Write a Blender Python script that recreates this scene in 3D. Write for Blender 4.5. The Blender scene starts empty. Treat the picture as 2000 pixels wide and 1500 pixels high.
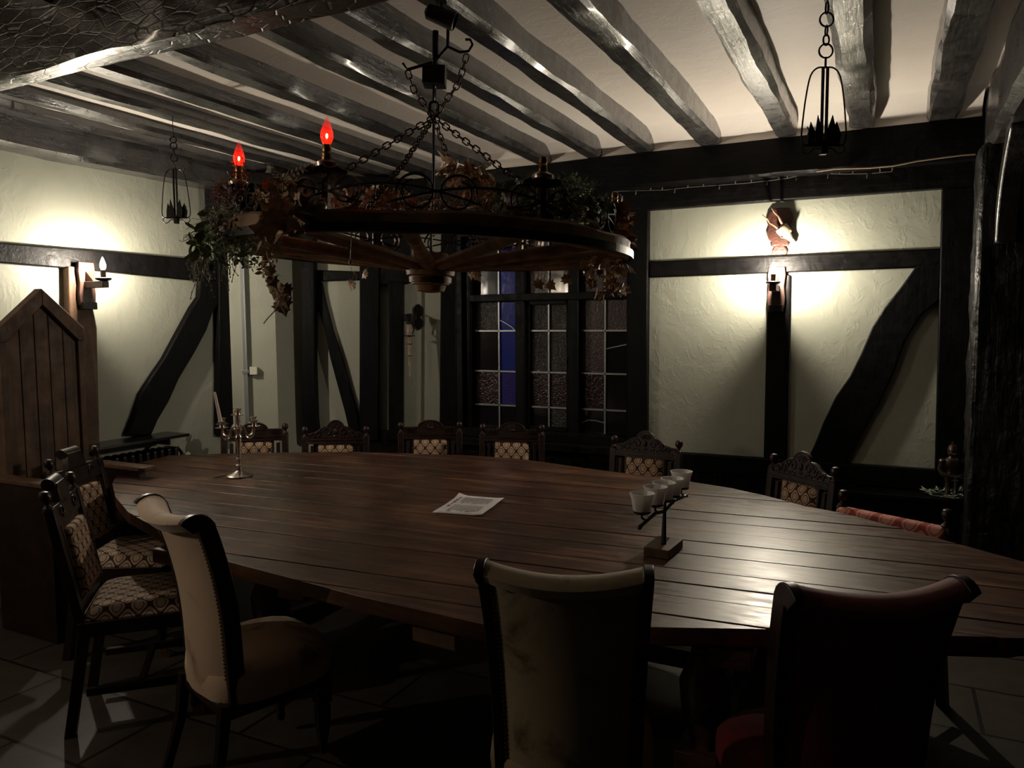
import bpy, bmesh, math, random
from mathutils import Vector, Matrix, noise
random.seed(7)
PI = math.pi
SC = bpy.context.scene
COL = SC.collection
# ------------------------------------------------------------------ camera
FPX = 1484.0; EYE = 1.6
HEAD = math.atan2(.444, .896)              # the room is square to x and y, the camera looks 26 degrees left of +y
PITCH = math.atan(115 / FPX); ROLL = math.atan(.006)
CH, SH = math.cos(HEAD), math.sin(HEAD)
def c2r(X, D):                             # lens-side ground coordinates (right, forward) to room x, y
    return (X * CH - D * SH, X * SH + D * CH)
def _v(a):
    x, y = c2r(a[0], a[1]); return Vector((x, y, a[2]))
_cp, _sp, _cr, _sr = math.cos(PITCH), math.sin(PITCH), math.cos(ROLL), math.sin(ROLL)
_r0, _u0, _f0 = Vector((1, 0, 0)), Vector((0, _sp, _cp)), Vector((0, _cp, -_sp))
_r, _u = _r0 * _cr - _u0 * _sr, _u0 * _cr + _r0 * _sr
RV, UV, FV = _v(_r), _v(_u), _v(_f0)
cam = bpy.data.cameras.new('camera'); camo = bpy.data.objects.new('camera', cam); COL.objects.link(camo)
m = Matrix.Identity(4)
for i, c in enumerate((RV, UV, -FV)):
    for k in range(3): m[k][i] = c[k]
m[2][3] = EYE
camo.matrix_world = m
cam.sensor_width = 36; cam.lens = 36 * FPX / 2000; cam.clip_start = .05
SC.camera = camo
# ------------------------------------------------------------------ world, exposure, light levels
w = bpy.data.worlds.new('night'); SC.world = w; w.use_nodes = True
w.node_tree.nodes['Background'].inputs[0].default_value = (.35, .45, .8, 1)
w.node_tree.nodes['Background'].inputs[1].default_value = .0
vs = SC.view_settings
vs.view_transform = 'Standard'; vs.look = 'None'; vs.gamma = 1; vs.use_curve_mapping = False
vs.exposure = 3.17
SCONCE_R, SCONCE_L, RED_BULB = 365.0, 265.0, 9.0
def add_light(name, kind, loc, energy, color, size=.2, rot=None):
    l = bpy.data.lights.new(name, kind); l.energy = energy; l.color = color
    if kind == 'AREA': l.size = size
    elif kind in ('POINT', 'SPOT'): l.shadow_soft_size = size
    o = bpy.data.objects.new(name, l); COL.objects.link(o); o.location = loc
    if rot: o.rotation_euler = rot
    return o
add_light('courtyard_light', 'POINT', (-3.3, 6.6, 2.0), 1.1, (.10, .26, 1), .15)     # blue lamp outside the window
# ------------------------------------------------------------------ picking points on the room's planes
def ray(x, y):
    return FV + RV * ((x - 1000) / FPX) + UV * ((750 - y) / FPX)
def pz(x, y, z):
    d = ray(x, y); t = (z - EYE) / d.z; return Vector((d.x * t, d.y * t, z))
def pX(x, y, X):
    d = ray(x, y); t = X / d.x; return Vector((X, d.y * t, EYE + d.z * t))
def pY(x, y, Y):
    d = ray(x, y); t = Y / d.y; return Vector((d.x * t, Y, EYE + d.z * t))
def pD(x, y, D):                           # at a distance D in front of the camera, measured level
    d = ray(x, y); f = d.x * -SH + d.y * CH; t = D / f; return Vector((d.x * t, d.y * t, EYE + d.z * t))
class Plane:                               # an upright plane: u along it, z up, n towards the room
    def __init__(s, p0, u, n):
        s.p0 = Vector((p0[0], p0[1], 0)); s.u = Vector((u[0], u[1], 0)).normalized(); s.n = Vector((n[0], n[1], 0)).normalized()
    def pick(s, x, y, off=0):
        d = ray(x, y); p = s.p0 + s.n * off
        t = s.n.dot(p - Vector((0, 0, 0))) / s.n.dot(d)
        q = d * t; return ((q - p).dot(s.u), EYE + d.z * t)
    def at(s, u, z, off=0):
        q = s.p0 + s.u * u + s.n * off; return Vector((q.x, q.y, z))
# ------------------------------------------------------------------ mesh building
def soft(path, k=4):                       # Catmull-Rom through the points
    p = [Vector(q) for q in path]; out = []
    for i in range(len(p) - 1):
        a, b_, c, d = p[max(i - 1, 0)], p[i], p[i + 1], p[min(i + 2, len(p) - 1)]
        for j in range(k):
            t_ = j / k; out.append(.5 * ((2 * b_) + (c - a) * t_ + (2 * a - 5 * b_ + 4 * c - d) * t_ * t_ + (3 * b_ - a - 3 * c + d) * t_ ** 3))
    out.append(p[-1]); return out
class MB:
    def __init__(s): s.v = []; s.f = []; s.mi = []; s.cur = 0
    def add(s, vs_, fs, M=None):
        b = len(s.v)
        for p in vs_:
            p = Vector(p)
            if M is not None: p = M @ p
            s.v.append(p)
        for f in fs: s.f.append([b + i for i in f]); s.mi.append(s.cur)
        return s
    def box(s, x0, x1, y0, y1, z0, z1, M=None):
        v = [(x, y, z) for z in (z0, z1) for y in (y0, y1) for x in (x0, x1)]
        return s.add(v, [(0, 2, 3, 1), (4, 5, 7, 6), (0, 1, 5, 4), (2, 6, 7, 3), (0, 4, 6, 2), (1, 3, 7, 5)], M)
    def prism(s, poly, a, b, axis='z', M=None):
        n = len(poly)
        def P(p, h):
            return (p[0], p[1], h) if axis == 'z' else (p[0], h, p[1]) if axis == 'y' else (h, p[0], p[1])
        v = [P(p, a) for p in poly] + [P(p, b) for p in poly]
        f = [list(range(n))[::-1], [n + i for i in range(n)]] + [(i, (i + 1) % n, n + (i + 1) % n, n + i) for i in range(n)]
        return s.add(v, f, M)
    def slab(s, pts, off):                  # polygon of 3-d points pushed along off
        n = len(pts); v = list(pts) + [Vector(p) + Vector(off) for p in pts]
        return s.add(v, [list(range(n))[::-1], [n + i for i in range(n)]] + [(i, (i + 1) % n, n + (i + 1) % n, n + i) for i in range(n)])
    def lathe(s, prof, n=16, M=None, c=(0, 0)):
        v = []; f = []
        for r, z in prof:
            for k in range(n):
                a = 2 * PI * k / n; v.append((c[0] + max(r, 1e-4) * math.cos(a), c[1] + max(r, 1e-4) * math.sin(a), z))
        for i in range(len(prof) - 1):
            for k in range(n):
                k2 = (k + 1) % n; f.append((i * n + k, i * n + k2, (i + 1) * n + k2, (i + 1) * n + k))
        f.append(list(range(n))[::-1]); f.append([(len(prof) - 1) * n + k for k in range(n)])
        return s.add(v, f, M)
    def tube(s, path, r, n=6, closed=False, M=None, flat=None):
        path = [Vector(p) for p in path]; N = len(path); v = []; f = []
        rs = r if isinstance(r, (list, tuple)) else [r] * N
        up = None
        for i, p in enumerate(path):
            if closed: t = path[(i + 1) % N] - path[i - 1]
            else: t = path[min(i + 1, N - 1)] - path[max(i - 1, 0)]
            if t.length < 1e-9: t = Vector((0, 0, 1))
            t.normalize()
            if up is None:
                up = Vector((0, 0, 1)) if abs(t.z) < .9 else Vector((1, 0, 0))
                if flat is not None: up = Vector(flat)
            if flat is not None: up = Vector(flat)
            a = up - t * up.dot(t)
            if a.length < 1e-6: a = t.orthogonal()
            a.normalize(); b = t.cross(a); up = a
            for k in range(n):
                an = 2 * PI * (k + (.5 if n == 4 else 0)) / n
                v.append(p + a * (math.cos(an) * rs[i]) + b * (math.sin(an) * rs[i]))
        M_ = N if closed else N - 1
        for i in range(M_):
            j = (i + 1) % N
            for k in range(n):
                k2 = (k + 1) % n; f.append((i * n + k, i * n + k2, j * n + k2, j * n + k))
        if not closed: f.append(list(range(n))[::-1]); f.append([(N - 1) * n + k for k in range(n)])
        return s.add(v, f, M)
    def ribbon(s, path, wdir, wid, th, M=None):     # flat bar: width along wdir, thickness across
        path = [Vector(p) for p in path]; N = len(path); wd = Vector(wdir).normalized(); v = []; f = []
        for i, p in enumerate(path):
            t = (path[min(i + 1, N - 1)] - path[max(i - 1, 0)]).normalized(); b = t.cross(wd).normalized()
            for sa, sb in ((-1, -1), (1, -1), (1, 1), (-1, 1)): v.append(p + wd * (sa * wid / 2) + b * (sb * th / 2))
        for i in range(N - 1):
            for k in range(4): f.append((i * 4 + k, i * 4 + (k + 1) % 4, i * 4 + 4 + (k + 1) % 4, i * 4 + 4 + k))
        f.append((3, 2, 1, 0)); f.append(tuple((N - 1) * 4 + k for k in range(4)))
        return s.add(v, f, M)
    def ball(s, c, r, n=10, sc=(1, 1, 1), M=None):
        v = []; f = []; R = max(4, n // 2)
        for i in range(R + 1):
            th = PI * i / R
            for k in range(n):
                a = 2 * PI * k / n
                v.append((c[0] + r * sc[0] * max(math.sin(th), .02) * math.cos(a), c[1] + r * sc[1] * max(math.sin(th), .02) * math.sin(a), c[2] + r * sc[2] * math.cos(th)))
        for i in range(R):
            for k in range(n): f.append((i * n + k, (i + 1) * n + k, (i + 1) * n + (k + 1) % n, i * n + (k + 1) % n))
        f.append(list(range(n))); f.append([R * n + k for k in range(n)][::-1])
        return s.add(v, f, M)
    def warp(s, fn):
        s.v = [Vector(fn(p)) for p in s.v]; return s
    def build(s, name, mat, parent=None, bevel=0, smooth=35, sub=0, loc=None, seg=2):
        me = bpy.data.meshes.new(name); me.from_pydata([tuple(p) for p in s.v], [], s.f)
        mats = mat if isinstance(mat, (list, tuple)) else [mat]
        for m_ in mats: me.materials.append(m_)
        if len(mats) > 1:
            for p, k in zip(me.polygons, s.mi): p.material_index = k
        bm = bmesh.new(); bm.from_mesh(me); bmesh.ops.recalc_face_normals(bm, faces=bm.faces); bm.to_mesh(me); bm.free()
        if smooth:
            me.polygons.foreach_set('use_smooth', [True] * len(me.polygons)); me.set_sharp_from_angle(angle=math.radians(smooth))
        o = bpy.data.objects.new(name, me); COL.objects.link(o)
        if parent is not None: o.parent = parent
        if loc is not None:
            me.transform(Matrix.Translation(-Vector(loc))); o.location = loc
        if bevel:
            b = o.modifiers.new('bevel', 'BEVEL'); b.width = bevel; b.segments = seg; b.limit_method = 'ANGLE'; b.angle_limit = math.radians(40)
        if sub:
            b = o.modifiers.new('sub', 'SUBSURF'); b.levels = sub; b.render_levels = sub
        return o
def tag(o, label=None, cat=None, group=None, kind=None):
    if label: o['label'] = label
    if cat: o['category'] = cat
    if group: o['group'] = group
    if kind: o['kind'] = kind
    return o
def thing(name, loc, label, cat, group=None, rz=0, rot=None):
    o = bpy.data.objects.new(name, None); COL.objects.link(o); o.empty_display_size = .1
    o.location = loc; o.rotation_euler = rot if rot else (0, 0, rz)
    return tag(o, label, cat, group)
def kids(o): return [c for c in COL.objects if c.parent == o]
def copy_tree(o, parent=None):
    c = o.copy(); COL.objects.link(c)
    if parent is not None: c.parent = parent
    for ch in kids(o): copy_tree(ch, c)
    return c
TRIM = [0]
def trim(mb, mat, bevel=.006, **k):
    TRIM[0] += 1
    return tag(mb.build('trim_%d' % TRIM[0], mat, None, bevel, **k), kind='structure')
# ------------------------------------------------------------------ materials
def nt(name):
    m_ = bpy.data.materials.new(name); m_.use_nodes = True; t = m_.node_tree
    return m_, t, t.nodes['Principled BSDF']
def N(t, typ, **kw):
    n = t.nodes.new(typ)
    for k, v_ in kw.items():
        if k in n.inputs: n.inputs[k].default_value = v_
        else: setattr(n, k, v_)
    return n
def mapped(t, scale=(1, 1, 1), rot=(0, 0, 0)):
    tc = N(t, 'ShaderNodeTexCoord'); mp = N(t, 'ShaderNodeMapping')
    mp.inputs['Scale'].default_value = scale; mp.inputs['Rotation'].default_value = rot
    t.links.new(tc.outputs['Object'], mp.inputs['Vector']); return mp.outputs[0]
def ramp(t, fac, stops):
    r = N(t, 'ShaderNodeValToRGB'); t.links.new(fac, r.inputs[0])
    e = r.color_ramp.elements
    while len(e) < len(stops): e.new(.5)
    for i, (p, c) in enumerate(stops): e[i].position = p; e[i].color = c if len(c) == 4 else (*c, 1)
    return r.outputs[0]
def bump(t, h, strength, dist, prev=None):
    b = N(t, 'ShaderNodeBump'); b.inputs['Strength'].default_value = strength; b.inputs['Distance'].default_value = dist
    t.links.new(h, b.inputs['Height'])
    if prev is not None: t.links.new(prev, b.inputs['Normal'])
    return b.outputs[0]
def noise_(t, vec, scale, detail=4, rough=.55, dist=0):
    n = N(t, 'ShaderNodeTexNoise'); n.inputs['Scale'].default_value = scale; n.inputs['Detail'].default_value = detail
    n.inputs['Roughness'].default_value = rough; n.inputs['Distortion'].default_value = dist
    if vec is not None: t.links.new(vec, n.inputs['Vector'])
    return n.outputs[0]
def math_(t, op, a, b=None, c=None):
    n = N(t, 'ShaderNodeMath'); n.operation = op
    for i, x in enumerate((a, b, c)):
        if x is None: continue
        if isinstance(x, (int, float)): n.inputs[i].default_value = x
        else: t.links.new(x, n.inputs[i])
    return n.outputs[0]
def mat_plain(name, col, rough=.5, metal=0, var=.0, bscale=0, bdist=.002, spec=.5, scale=(1, 1, 1), coat=0):
    m_, t, b = nt(name)
    b.inputs['Base Color'].default_value = (*col, 1); b.inputs['Roughness'].default_value = rough; b.inputs['Metallic'].default_value = metal
    b.inputs['Specular IOR Level'].default_value = spec; b.inputs['Coat Weight'].default_value = coat
    if var or bscale:
        v = mapped(t, scale)
        if var:
            f = noise_(t, v, max(bscale, 4) * .5, 5)
            c = ramp(t, f, [(.3, tuple(x * (1 - var) for x in col)), (.7, tuple(min(1, x * (1 + var)) for x in col))])
            t.links.new(c, b.inputs['Base Color'])
        if bscale:
            t.links.new(bump(t, noise_(t, v, bscale, 6, .6), .8, bdist), b.inputs['Normal'])
    return m_
def mat_plaster(name, c0, c1, rough=.55, lump=.012):
    m_, t, b = nt(name); v = mapped(t)
    f = noise_(t, v, 1.3, 3); t.links.new(ramp(t, f, [(.35, c0), (.7, c1)]), b.inputs['Base Color'])
    b.inputs['Roughness'].default_value = rough; b.inputs['Specular IOR Level'].default_value = .3
    n1 = bump(t, noise_(t, v, 5.5, 3, .5, .6), .5, lump)
    v2 = mapped(t, (22, 22, 30)); n2 = bump(t, noise_(t, v2, 1, 5, .65, 1.2), .22, lump * .3, n1)
    n3 = bump(t, ramp(t, noise_(t, mapped(t, (9, 9, 5)), 1.4, 2, .5, 2.5), [(.56, (0, 0, 0)), (.64, (1, 1, 1))]), .16, lump * .4, n2)
    t.links.new(n3, b.inputs['Normal'])
    return m_
def mat_timber(name, c0, c1, r0=.3, r1=.6, gscale=(6, 40, 40), bd=.004, spec=.5, big=.01, coat=0, fine=0):
    m_, t, b = nt(name); v = mapped(t, gscale); g = noise_(t, v, 1, 6, .62, .5)
    v1 = mapped(t); l = noise_(t, v1, 7, 4, .6)
    mx = math_(t, 'MULTIPLY', g, l)
    t.links.new(ramp(t, mx, [(.12, c0), (.42, c1)]), b.inputs['Base Color'])
    rr = N(t, 'ShaderNodeMapRange'); rr.inputs['To Min'].default_value = r0; rr.inputs['To Max'].default_value = r1
    rr.inputs['From Min'].default_value = .3; rr.inputs['From Max'].default_value = .7
    t.links.new(noise_(t, v1, 16, 5, .6), rr.inputs['Value']); t.links.new(rr.outputs[0], b.inputs['Roughness'])
    b.inputs['Specular IOR Level'].default_value = spec; b.inputs['Coat Weight'].default_value = coat; b.inputs['Coat Roughness'].default_value = .22
    n1 = bump(t, g, .7, bd); n2 = bump(t, noise_(t, v1, 9, 3, .5, .8), .6, big, n1)
    if fine: n2 = bump(t, noise_(t, v1, 55, 5, .75, .5), fine, .003, n2)
    t.links.new(n2, b.inputs['Normal']); return m_
M = {}
M['plaster'] = mat_plaster('sage_plaster', (.30, .305, .25), (.35, .355, .29), .5)
M['ceil'] = mat_plaster('ceiling_plaster', (.82, .745, .68), (.88, .82, .76), .6, .01)
blk0, blk1 = (.0015, .0014, .0015), (.0045, .004, .004)
M['beam_y'] = mat_timber('black_joist', (.012, .011, .012), (.06, .053, .051), .22, .46, (60, 5, 60), .004, .7, .008, .7, .55)
M['beam_x'] = mat_timber('black_beam_long', blk0, (.006, .005, .005), .38, .62, (3, 34, 34), .004, .14)
M['beam_cross'] = mat_timber('cracked_cross_beam', (.006, .005, .005), (.04, .035, .033), .25, .5, (5, 40, 40), .004, .7, .01, .6, .5)
t = M['beam_cross'].node_tree; b = t.nodes['Principled BSDF']; vo = N(t, 'ShaderNodeTexVoronoi'); vo.feature = 'DISTANCE_TO_EDGE'; t.links.new(mapped(t, (10, 30, 30)), vo.inputs['Vector']); vo.inputs['Scale'].default_value = 1
crk = ramp(t, vo.outputs['Distance'], [(.0, (0, 0, 0)), (.06, (1, 1, 1))]); old = b.inputs['Normal'].links[0].from_socket; t.links.new(bump(t, crk, .45, .005, old), b.inputs['Normal'])
M['beam_z'] = mat_timber('black_post', blk0, blk1, .42, .68, (34, 34, 3), .003, .12, .006)
M['pier'] = mat_timber('black_rough_post', (.002, .002, .002), (.012, .011, .011), .3, .6, (22, 22, 2.5), .02, .5, .03)
M['maho'] = mat_timber('mahogany', (.007, .0035, .003), (.032, .012, .008), .28, .5, (12, 12, 8), .0008, .38, .001)
M['wood_red'] = mat_timber('sconce_wood', (.018, .007, .005), (.07, .028, .018), .4, .6, (30, 30, 5), .001, .4, .002)
M['wood_brown'] = mat_timber('brown_boards', (.04, .022, .013), (.18, .10, .06), .45, .7, (16, 16, 1.6), .0025, .35, .003)
M['wheel'] = mat_timber('weathered_wheel_wood', (.10, .055, .025), (.42, .25, .12), .45, .75, (9, 9, 9), .002, .3, .004)
M['iron'] = mat_plain('black_iron', (.012, .010, .009), .45, .6, .2, 60, .0008)
M['rust'] = mat_plain('rusty_iron', (.05, .022, .013), .5, .7, .4, 60, .0008)
M['silver'] = mat_plain('tarnished_silver', (.62, .56, .52), .24, 1, .12, 18, .0004)
M['brass'] = mat_plain('old_brass', (.38, .24, .10), .35, 1, .2)
M['wax'] = mat_plain('ivory_wax', (.78, .66, .60), .45)
M['grey_metal'] = mat_plain('galvanised_metal', (.28, .29, .30), .38, .5)
M['offwhite'] = mat_plain('offwhite_plastic', (.55, .55, .45), .5)
M['bone'] = mat_plain('bone', (.30, .24, .17), .5, 0, .15, 40, .001)
M['antler'] = mat_plain('antler', (.13, .06, .03), .55, 0, .3, 60, .001)
M['plaque'] = mat_plain('carved_plaque_wood', (.045, .015, .009), .4, 0, .5, 45, .006)
M['paper'] = None
M['black_paint'] = mat_plain('black_gloss_paint', (.008, .008, .009), .25, 0, 0, 12, .001)
M['armour'] = mat_plain('dark_bronze', (.13, .095, .08), .32, .9, .3, 50, .001)
M['tin'] = mat_plain('aged_tin', (.5, .45, .4), .3, .8)
M['cord'] = mat_plain('tan_cable', (.30, .22, .15), .6)
def mat_table():
    m_, t, b = nt('table_oak'); v = mapped(t, (1.2, 22, 22), (0, 0, 0)); v1 = mapped(t)
    g = noise_(t, v, 1, 7, .65, .8); l = noise_(t, v1, 2.4, 5, .6, .5)
    mx = math_(t, 'MULTIPLY', g, l)
    c = ramp(t, mx, [(.10, (.018, .009, .006)), (.25, (.075, .032, .018)), (.42, (.20, .092, .048))])
    sc_ = noise_(t, mapped(t, (6, 16, 6), (0, 0, .4)), 2.2, 8, .8, 3)
    scr = ramp(t, sc_, [(.66, (0, 0, 0)), (.72, (1, 1, 1))])
    mix = N(t, 'ShaderNodeMix'); mix.data_type = 'RGBA'; mix.inputs[7].default_value = (.24, .15, .10, 1)
    f = math_(t, 'MULTIPLY', scr, .35); t.links.new(f, mix.inputs[0]); t.links.new(c, mix.inputs[6])
    t.links.new(mix.outputs[2], b.inputs['Base Color'])
    rr = N(t, 'ShaderNodeMapRange'); rr.inputs['To Min'].default_value = .28; rr.inputs['To Max'].default_value = .48
    rr.inputs['From Min'].default_value = .3; rr.inputs['From Max'].default_value = .7
    t.links.new(noise_(t, mapped(t, (4, 14, 4)), 2, 6, .65), rr.inputs['Value']); t.links.new(rr.outputs[0], b.inputs['Roughness'])
    t.links.new(bump(t, g, .35, .0012, bump(t, l, .2, .003)), b.inputs['Normal'])
    b.inputs['Specular IOR Level'].default_value = .6
    return m_
M['table'] = mat_table()
def mat_lattice(name, ca, cb, axes, k=70, cc=None, thick=.33, rough=.85):
    m_, t, b = nt(name); tc = N(t, 'ShaderNodeTexCoord'); sp = N(t, 'ShaderNodeSeparateXYZ'); t.links.new(tc.outputs['Object'], sp.inputs[0])
    a = math_(t, 'COSINE', math_(t, 'MULTIPLY', sp.outputs[axes[0]], k)); c = math_(t, 'COSINE', math_(t, 'MULTIPLY', sp.outputs[axes[1]], k * .8))
    f = math_(t, 'ADD', a, c); lat = math_(t, 'LESS_THAN', math_(t, 'ABSOLUTE', f), thick)
    core = math_(t, 'LESS_THAN', math_(t, 'ABSOLUTE', math_(t, 'SUBTRACT', math_(t, 'ABSOLUTE', f), 1.2)), .13)
    d = math_(t, 'MAXIMUM', lat, core)
    mix = N(t, 'ShaderNodeMix'); mix.data_type = 'RGBA'; t.links.new(d, mix.inputs[0])
    mix.inputs[6].default_value = (*ca, 1); mix.inputs[7].default_value = (*cb, 1)
    t.links.new(mix.outputs[2], b.inputs['Base Color']); b.inputs['Roughness'].default_value = rough; b.inputs['Specular IOR Level'].default_value = .2
    t.links.new(bump(t, math_(t, 'SUBTRACT', 1.0, d), .5, .002), b.inputs['Normal']); return m_
M['tap_back'] = mat_lattice('tapestry_back', (.46, .31, .21), (.05, .028, .018), (0, 2), 88)
M['tap_seat'] = mat_lattice('tapestry_seat', (.46, .34, .26), (.05, .03, .02), (0, 1), 98)
M['damask'] = mat_lattice('red_damask', (.60, .27, .22), (.34, .07, .055), (0, 2), 62, thick=.4)
def mat_velvet(name, c, stain, sh=.3):
    m_, t, b = nt(name); v = mapped(t)
    n1 = noise_(t, v, 5.5, 5, .6, .4)
    t.links.new(ramp(t, n1, [(.34, stain), (.46, c), (.8, tuple(min(1, x * 1.15) for x in c))]), b.inputs['Base Color'])
    b.inputs['Roughness'].default_value = .75; b.inputs['Specular IOR Level'].default_value = .2; b.inputs['Sheen Weight'].default_value = sh
    t.links.new(bump(t, noise_(t, mapped(t, (10, 10, 120)), 1, 3), .3, .0015, bump(t, noise_(t, v, 60, 3), .3, .001)), b.inputs['Normal']); return m_
M['velvet_beige'] = mat_velvet('worn_beige_velvet', (.62, .46, .33), (.26, .15, .08))
M['velvet_green'] = mat_velvet('worn_olive_velvet', (.36, .29, .18), (.12, .08, .04))
M['velvet_red'] = mat_velvet('red_velvet', (.17, .012, .016), (.09, .007, .008))
def mat_emit(name, col, strength):
    m_ = bpy.data.materials.new(name); m_.use_nodes = True; t = m_.node_tree; t.nodes.clear()
    e = N(t, 'ShaderNodeEmission'); e.inputs[0].default_value = (*col, 1); e.inputs[1].default_value = strength
    o = N(t, 'ShaderNodeOutputMaterial'); t.links.new(e.outputs[0], o.inputs[0]); return m_
M['bulb_r'] = mat_emit('lit_candle_bulb', (1, .89, .72), SCONCE_R)
M['bulb_l'] = mat_emit('lit_candle_bulb_left', (1, .89, .72), SCONCE_L)
M['bulb_x'] = mat_emit('dim_candle_bulb', (1, .82, .62), 230)
M['filament'] = mat_emit('red_filament', (1, .05, .015), RED_BULB * 1.6)
def mat_glass(name, col=(1, 1, 1), rough=.05, ior=1.45, bs=0, bd=.003, alpha=1, mixt=None):
    m_, t, b = nt(name); b.inputs['Base Color'].default_value = (*col, 1); b.inputs['Transmission Weight'].default_value = 1
    b.inputs['Roughness'].default_value = rough; b.inputs['IOR'].default_value = ior
    if bs: t.links.new(bump(t, noise_(t, mapped(t), bs, 3, .6, .6), 1, bd), b.inputs['Normal'])
    return m_
M['cup_glass'] = mat_glass('frosted_cup_glass', (.92, .90, .89), .3)
M['cup_glass'].node_tree.nodes['Principled BSDF'].inputs['Transmission Weight'].default_value = .45
M['red_glass'] = None
m_, t, b = nt('red_bulb_glass'); b.inputs['Base Color'].default_value = (1, .22, .17, 1); b.inputs['Alpha'].default_value = .3; b.inputs['Roughness'].default_value = .1
b.inputs['Emission Color'].default_value = (1, .02, .008, 1); b.inputs['Emission Strength'].default_value = .025
M['red_glass'] = m_
def mat_pane(name, col, rough, bs, bd, trans=.5):
    m_ = bpy.data.materials.new(name); m_.use_nodes = True; t = m_.node_tree; b = t.nodes['Principled BSDF']
    b.inputs['Base Color'].default_value = (*col, 1); b.inputs['Roughness'].default_value = rough
    tr = N(t, 'ShaderNodeBsdfTranslucent'); tr.inputs[0].default_value = (*col, 1); mx = N(t, 'ShaderNodeMixShader'); mx.inputs[0].default_value = trans
    out = t.nodes['Material Output']; t.links.new(b.outputs[0], mx.inputs[1]); t.links.new(tr.outputs[0], mx.inputs[2]); t.links.new(mx.outputs[0], out.inputs[0])
    if bs: t.links.new(bump(t, noise_(t, mapped(t), bs, 2, .5, .4), 1, bd), b.inputs['Normal'])
    return m_
PANES = [mat_pane('dark_pane', (.015, .013, .016), .12, 6, .002, .3), mat_pane('hammered_pane', (.05, .045, .045), .2, 75, .012, .25),
         mat_pane('blue_pane', (.08, .12, .5), .2, 20, .002, .75), mat_pane('ruby_pane', (.03, .008, .010), .2, 70, .006, .3),
         mat_pane('rosy_pane', (.07, .04, .045), .3, 60, .004, .3), mat_pane('violet_pane', (.10, .06, .40), .25, 80, .008, .7)]
m_, t, b = nt('stone_floor')
v = mapped(t); br = N(t, 'ShaderNodeTexBrick'); t.links.new(v, br.inputs['Vector']); br.inputs['Scale'].default_value = 1
br.inputs['Brick Width'].default_value = .75; br.inputs['Row Height'].default_value = .42; br.inputs['Mortar Size'].default_value = .008
br.inputs['Color1'].default_value = (.075, .062, .052, 1); br.inputs['Color2'].default_value = (.10, .085, .07, 1); br.inputs['Mortar'].default_value = (.015, .012, .01, 1)
nz = noise_(t, v, 7, 6, .65); mix = N(t, 'ShaderNodeMix'); mix.data_type = 'RGBA'; mix.blend_type = 'MULTIPLY'; mix.inputs[0].default_value = .7
t.links.new(br.outputs[0], mix.inputs[6]); t.links.new(ramp(t, nz, [(.3, (.35, .33, .3)), (.7, (1, 1, 1))]), mix.inputs[7]); t.links.new(mix.outputs[2], b.inputs['Base Color'])
b.inputs['Roughness'].default_value = .42
t.links.new(bump(t, nz, .4, .006, bump(t, br.outputs[1], -1 * -.6, -.004)), b.inputs['Normal'])
M['floor'] = m_
m_, t, b = nt('printed_paper'); tc = N(t, 'ShaderNodeTexCoord'); v = tc.outputs['Object']
b.inputs['Base Color'].default_value = (.68, .64, .64, 1); b.inputs['Roughness'].default_value = .6
M['paper'] = m_; M['ink'] = mat_plain('print_ink', (.10, .09, .10), .7)
def mat_leaf(name, c0, c1):
    m_, t, b = nt(name); f = noise_(t, mapped(t), 28, 3)
    t.links.new(ramp(t, f, [(.35, c0), (.65, c1)]), b.inputs['Base Color']); b.inputs['Roughness'].default_value = .55; return m_
M['ivy'] = mat_leaf('dark_ivy', (.07, .11, .05), (.26, .32, .17))
M['herb'] = mat_leaf('grey_green_herb', (.22, .27, .18), (.50, .55, .42))
M['dry'] = mat_leaf('dried_leaf', (.28, .18, .10), (.62, .44, .30))
M['rust_leaf'] = mat_leaf('rust_leaf', (.20, .08, .035), (.45, .19, .08))
M['mauve'] = mat_leaf('dried_mauve_flower', (.18, .12, .15), (.36, .27, .30))
M['pale_leaf'] = mat_leaf('pale_eucalyptus', (.20, .25, .18), (.40, .46, .36))
M['moss'] = mat_leaf('pale_moss', (.30, .28, .22), (.55, .52, .44))
# ================================================================== THE ROOM
YB = 5.27; XL = -4.53
PB = Plane((0, YB), (1, 0), (0, -1)); PL = Plane((XL, 0), (0, 1), (1, 0))
cw0 = Vector((XL, 4.17, 0)); q = PB.pick(866, 700); cw1 = Vector((q[0], YB, 0)); cu = (cw1 - cw0).normalized()
PC = Plane((cw0.x, cw0.y), (cu.x, cu.y), (cu.y, -cu.x))
ZC = 2.885; ZJ = 2.76
tag(MB().box(-4.9, 2.2, -2.6, 6.0, -.1, 0).build('floor', M['floor']), kind='structure')
mb = MB()                                           # plaster ceiling, sagging lower towards the left wall
sec = [(-4.9, 2.815), (-3.9, 2.82), (-3.0, 2.84), (-2.2, 2.868), (-1.4, ZC), (2.2, ZC)]
mb.prism(sec + [(2.2, 3.05), (-4.9, 3.05)], -2.6, 6.0, 'y'); tag(mb.build('ceiling', M['ceil']), kind='structure')
tag(MB().box(XL - .2, XL, -2.6, 4.17, 0, 3.0).build('wall_left', M['plaster']), kind='structure')
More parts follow.
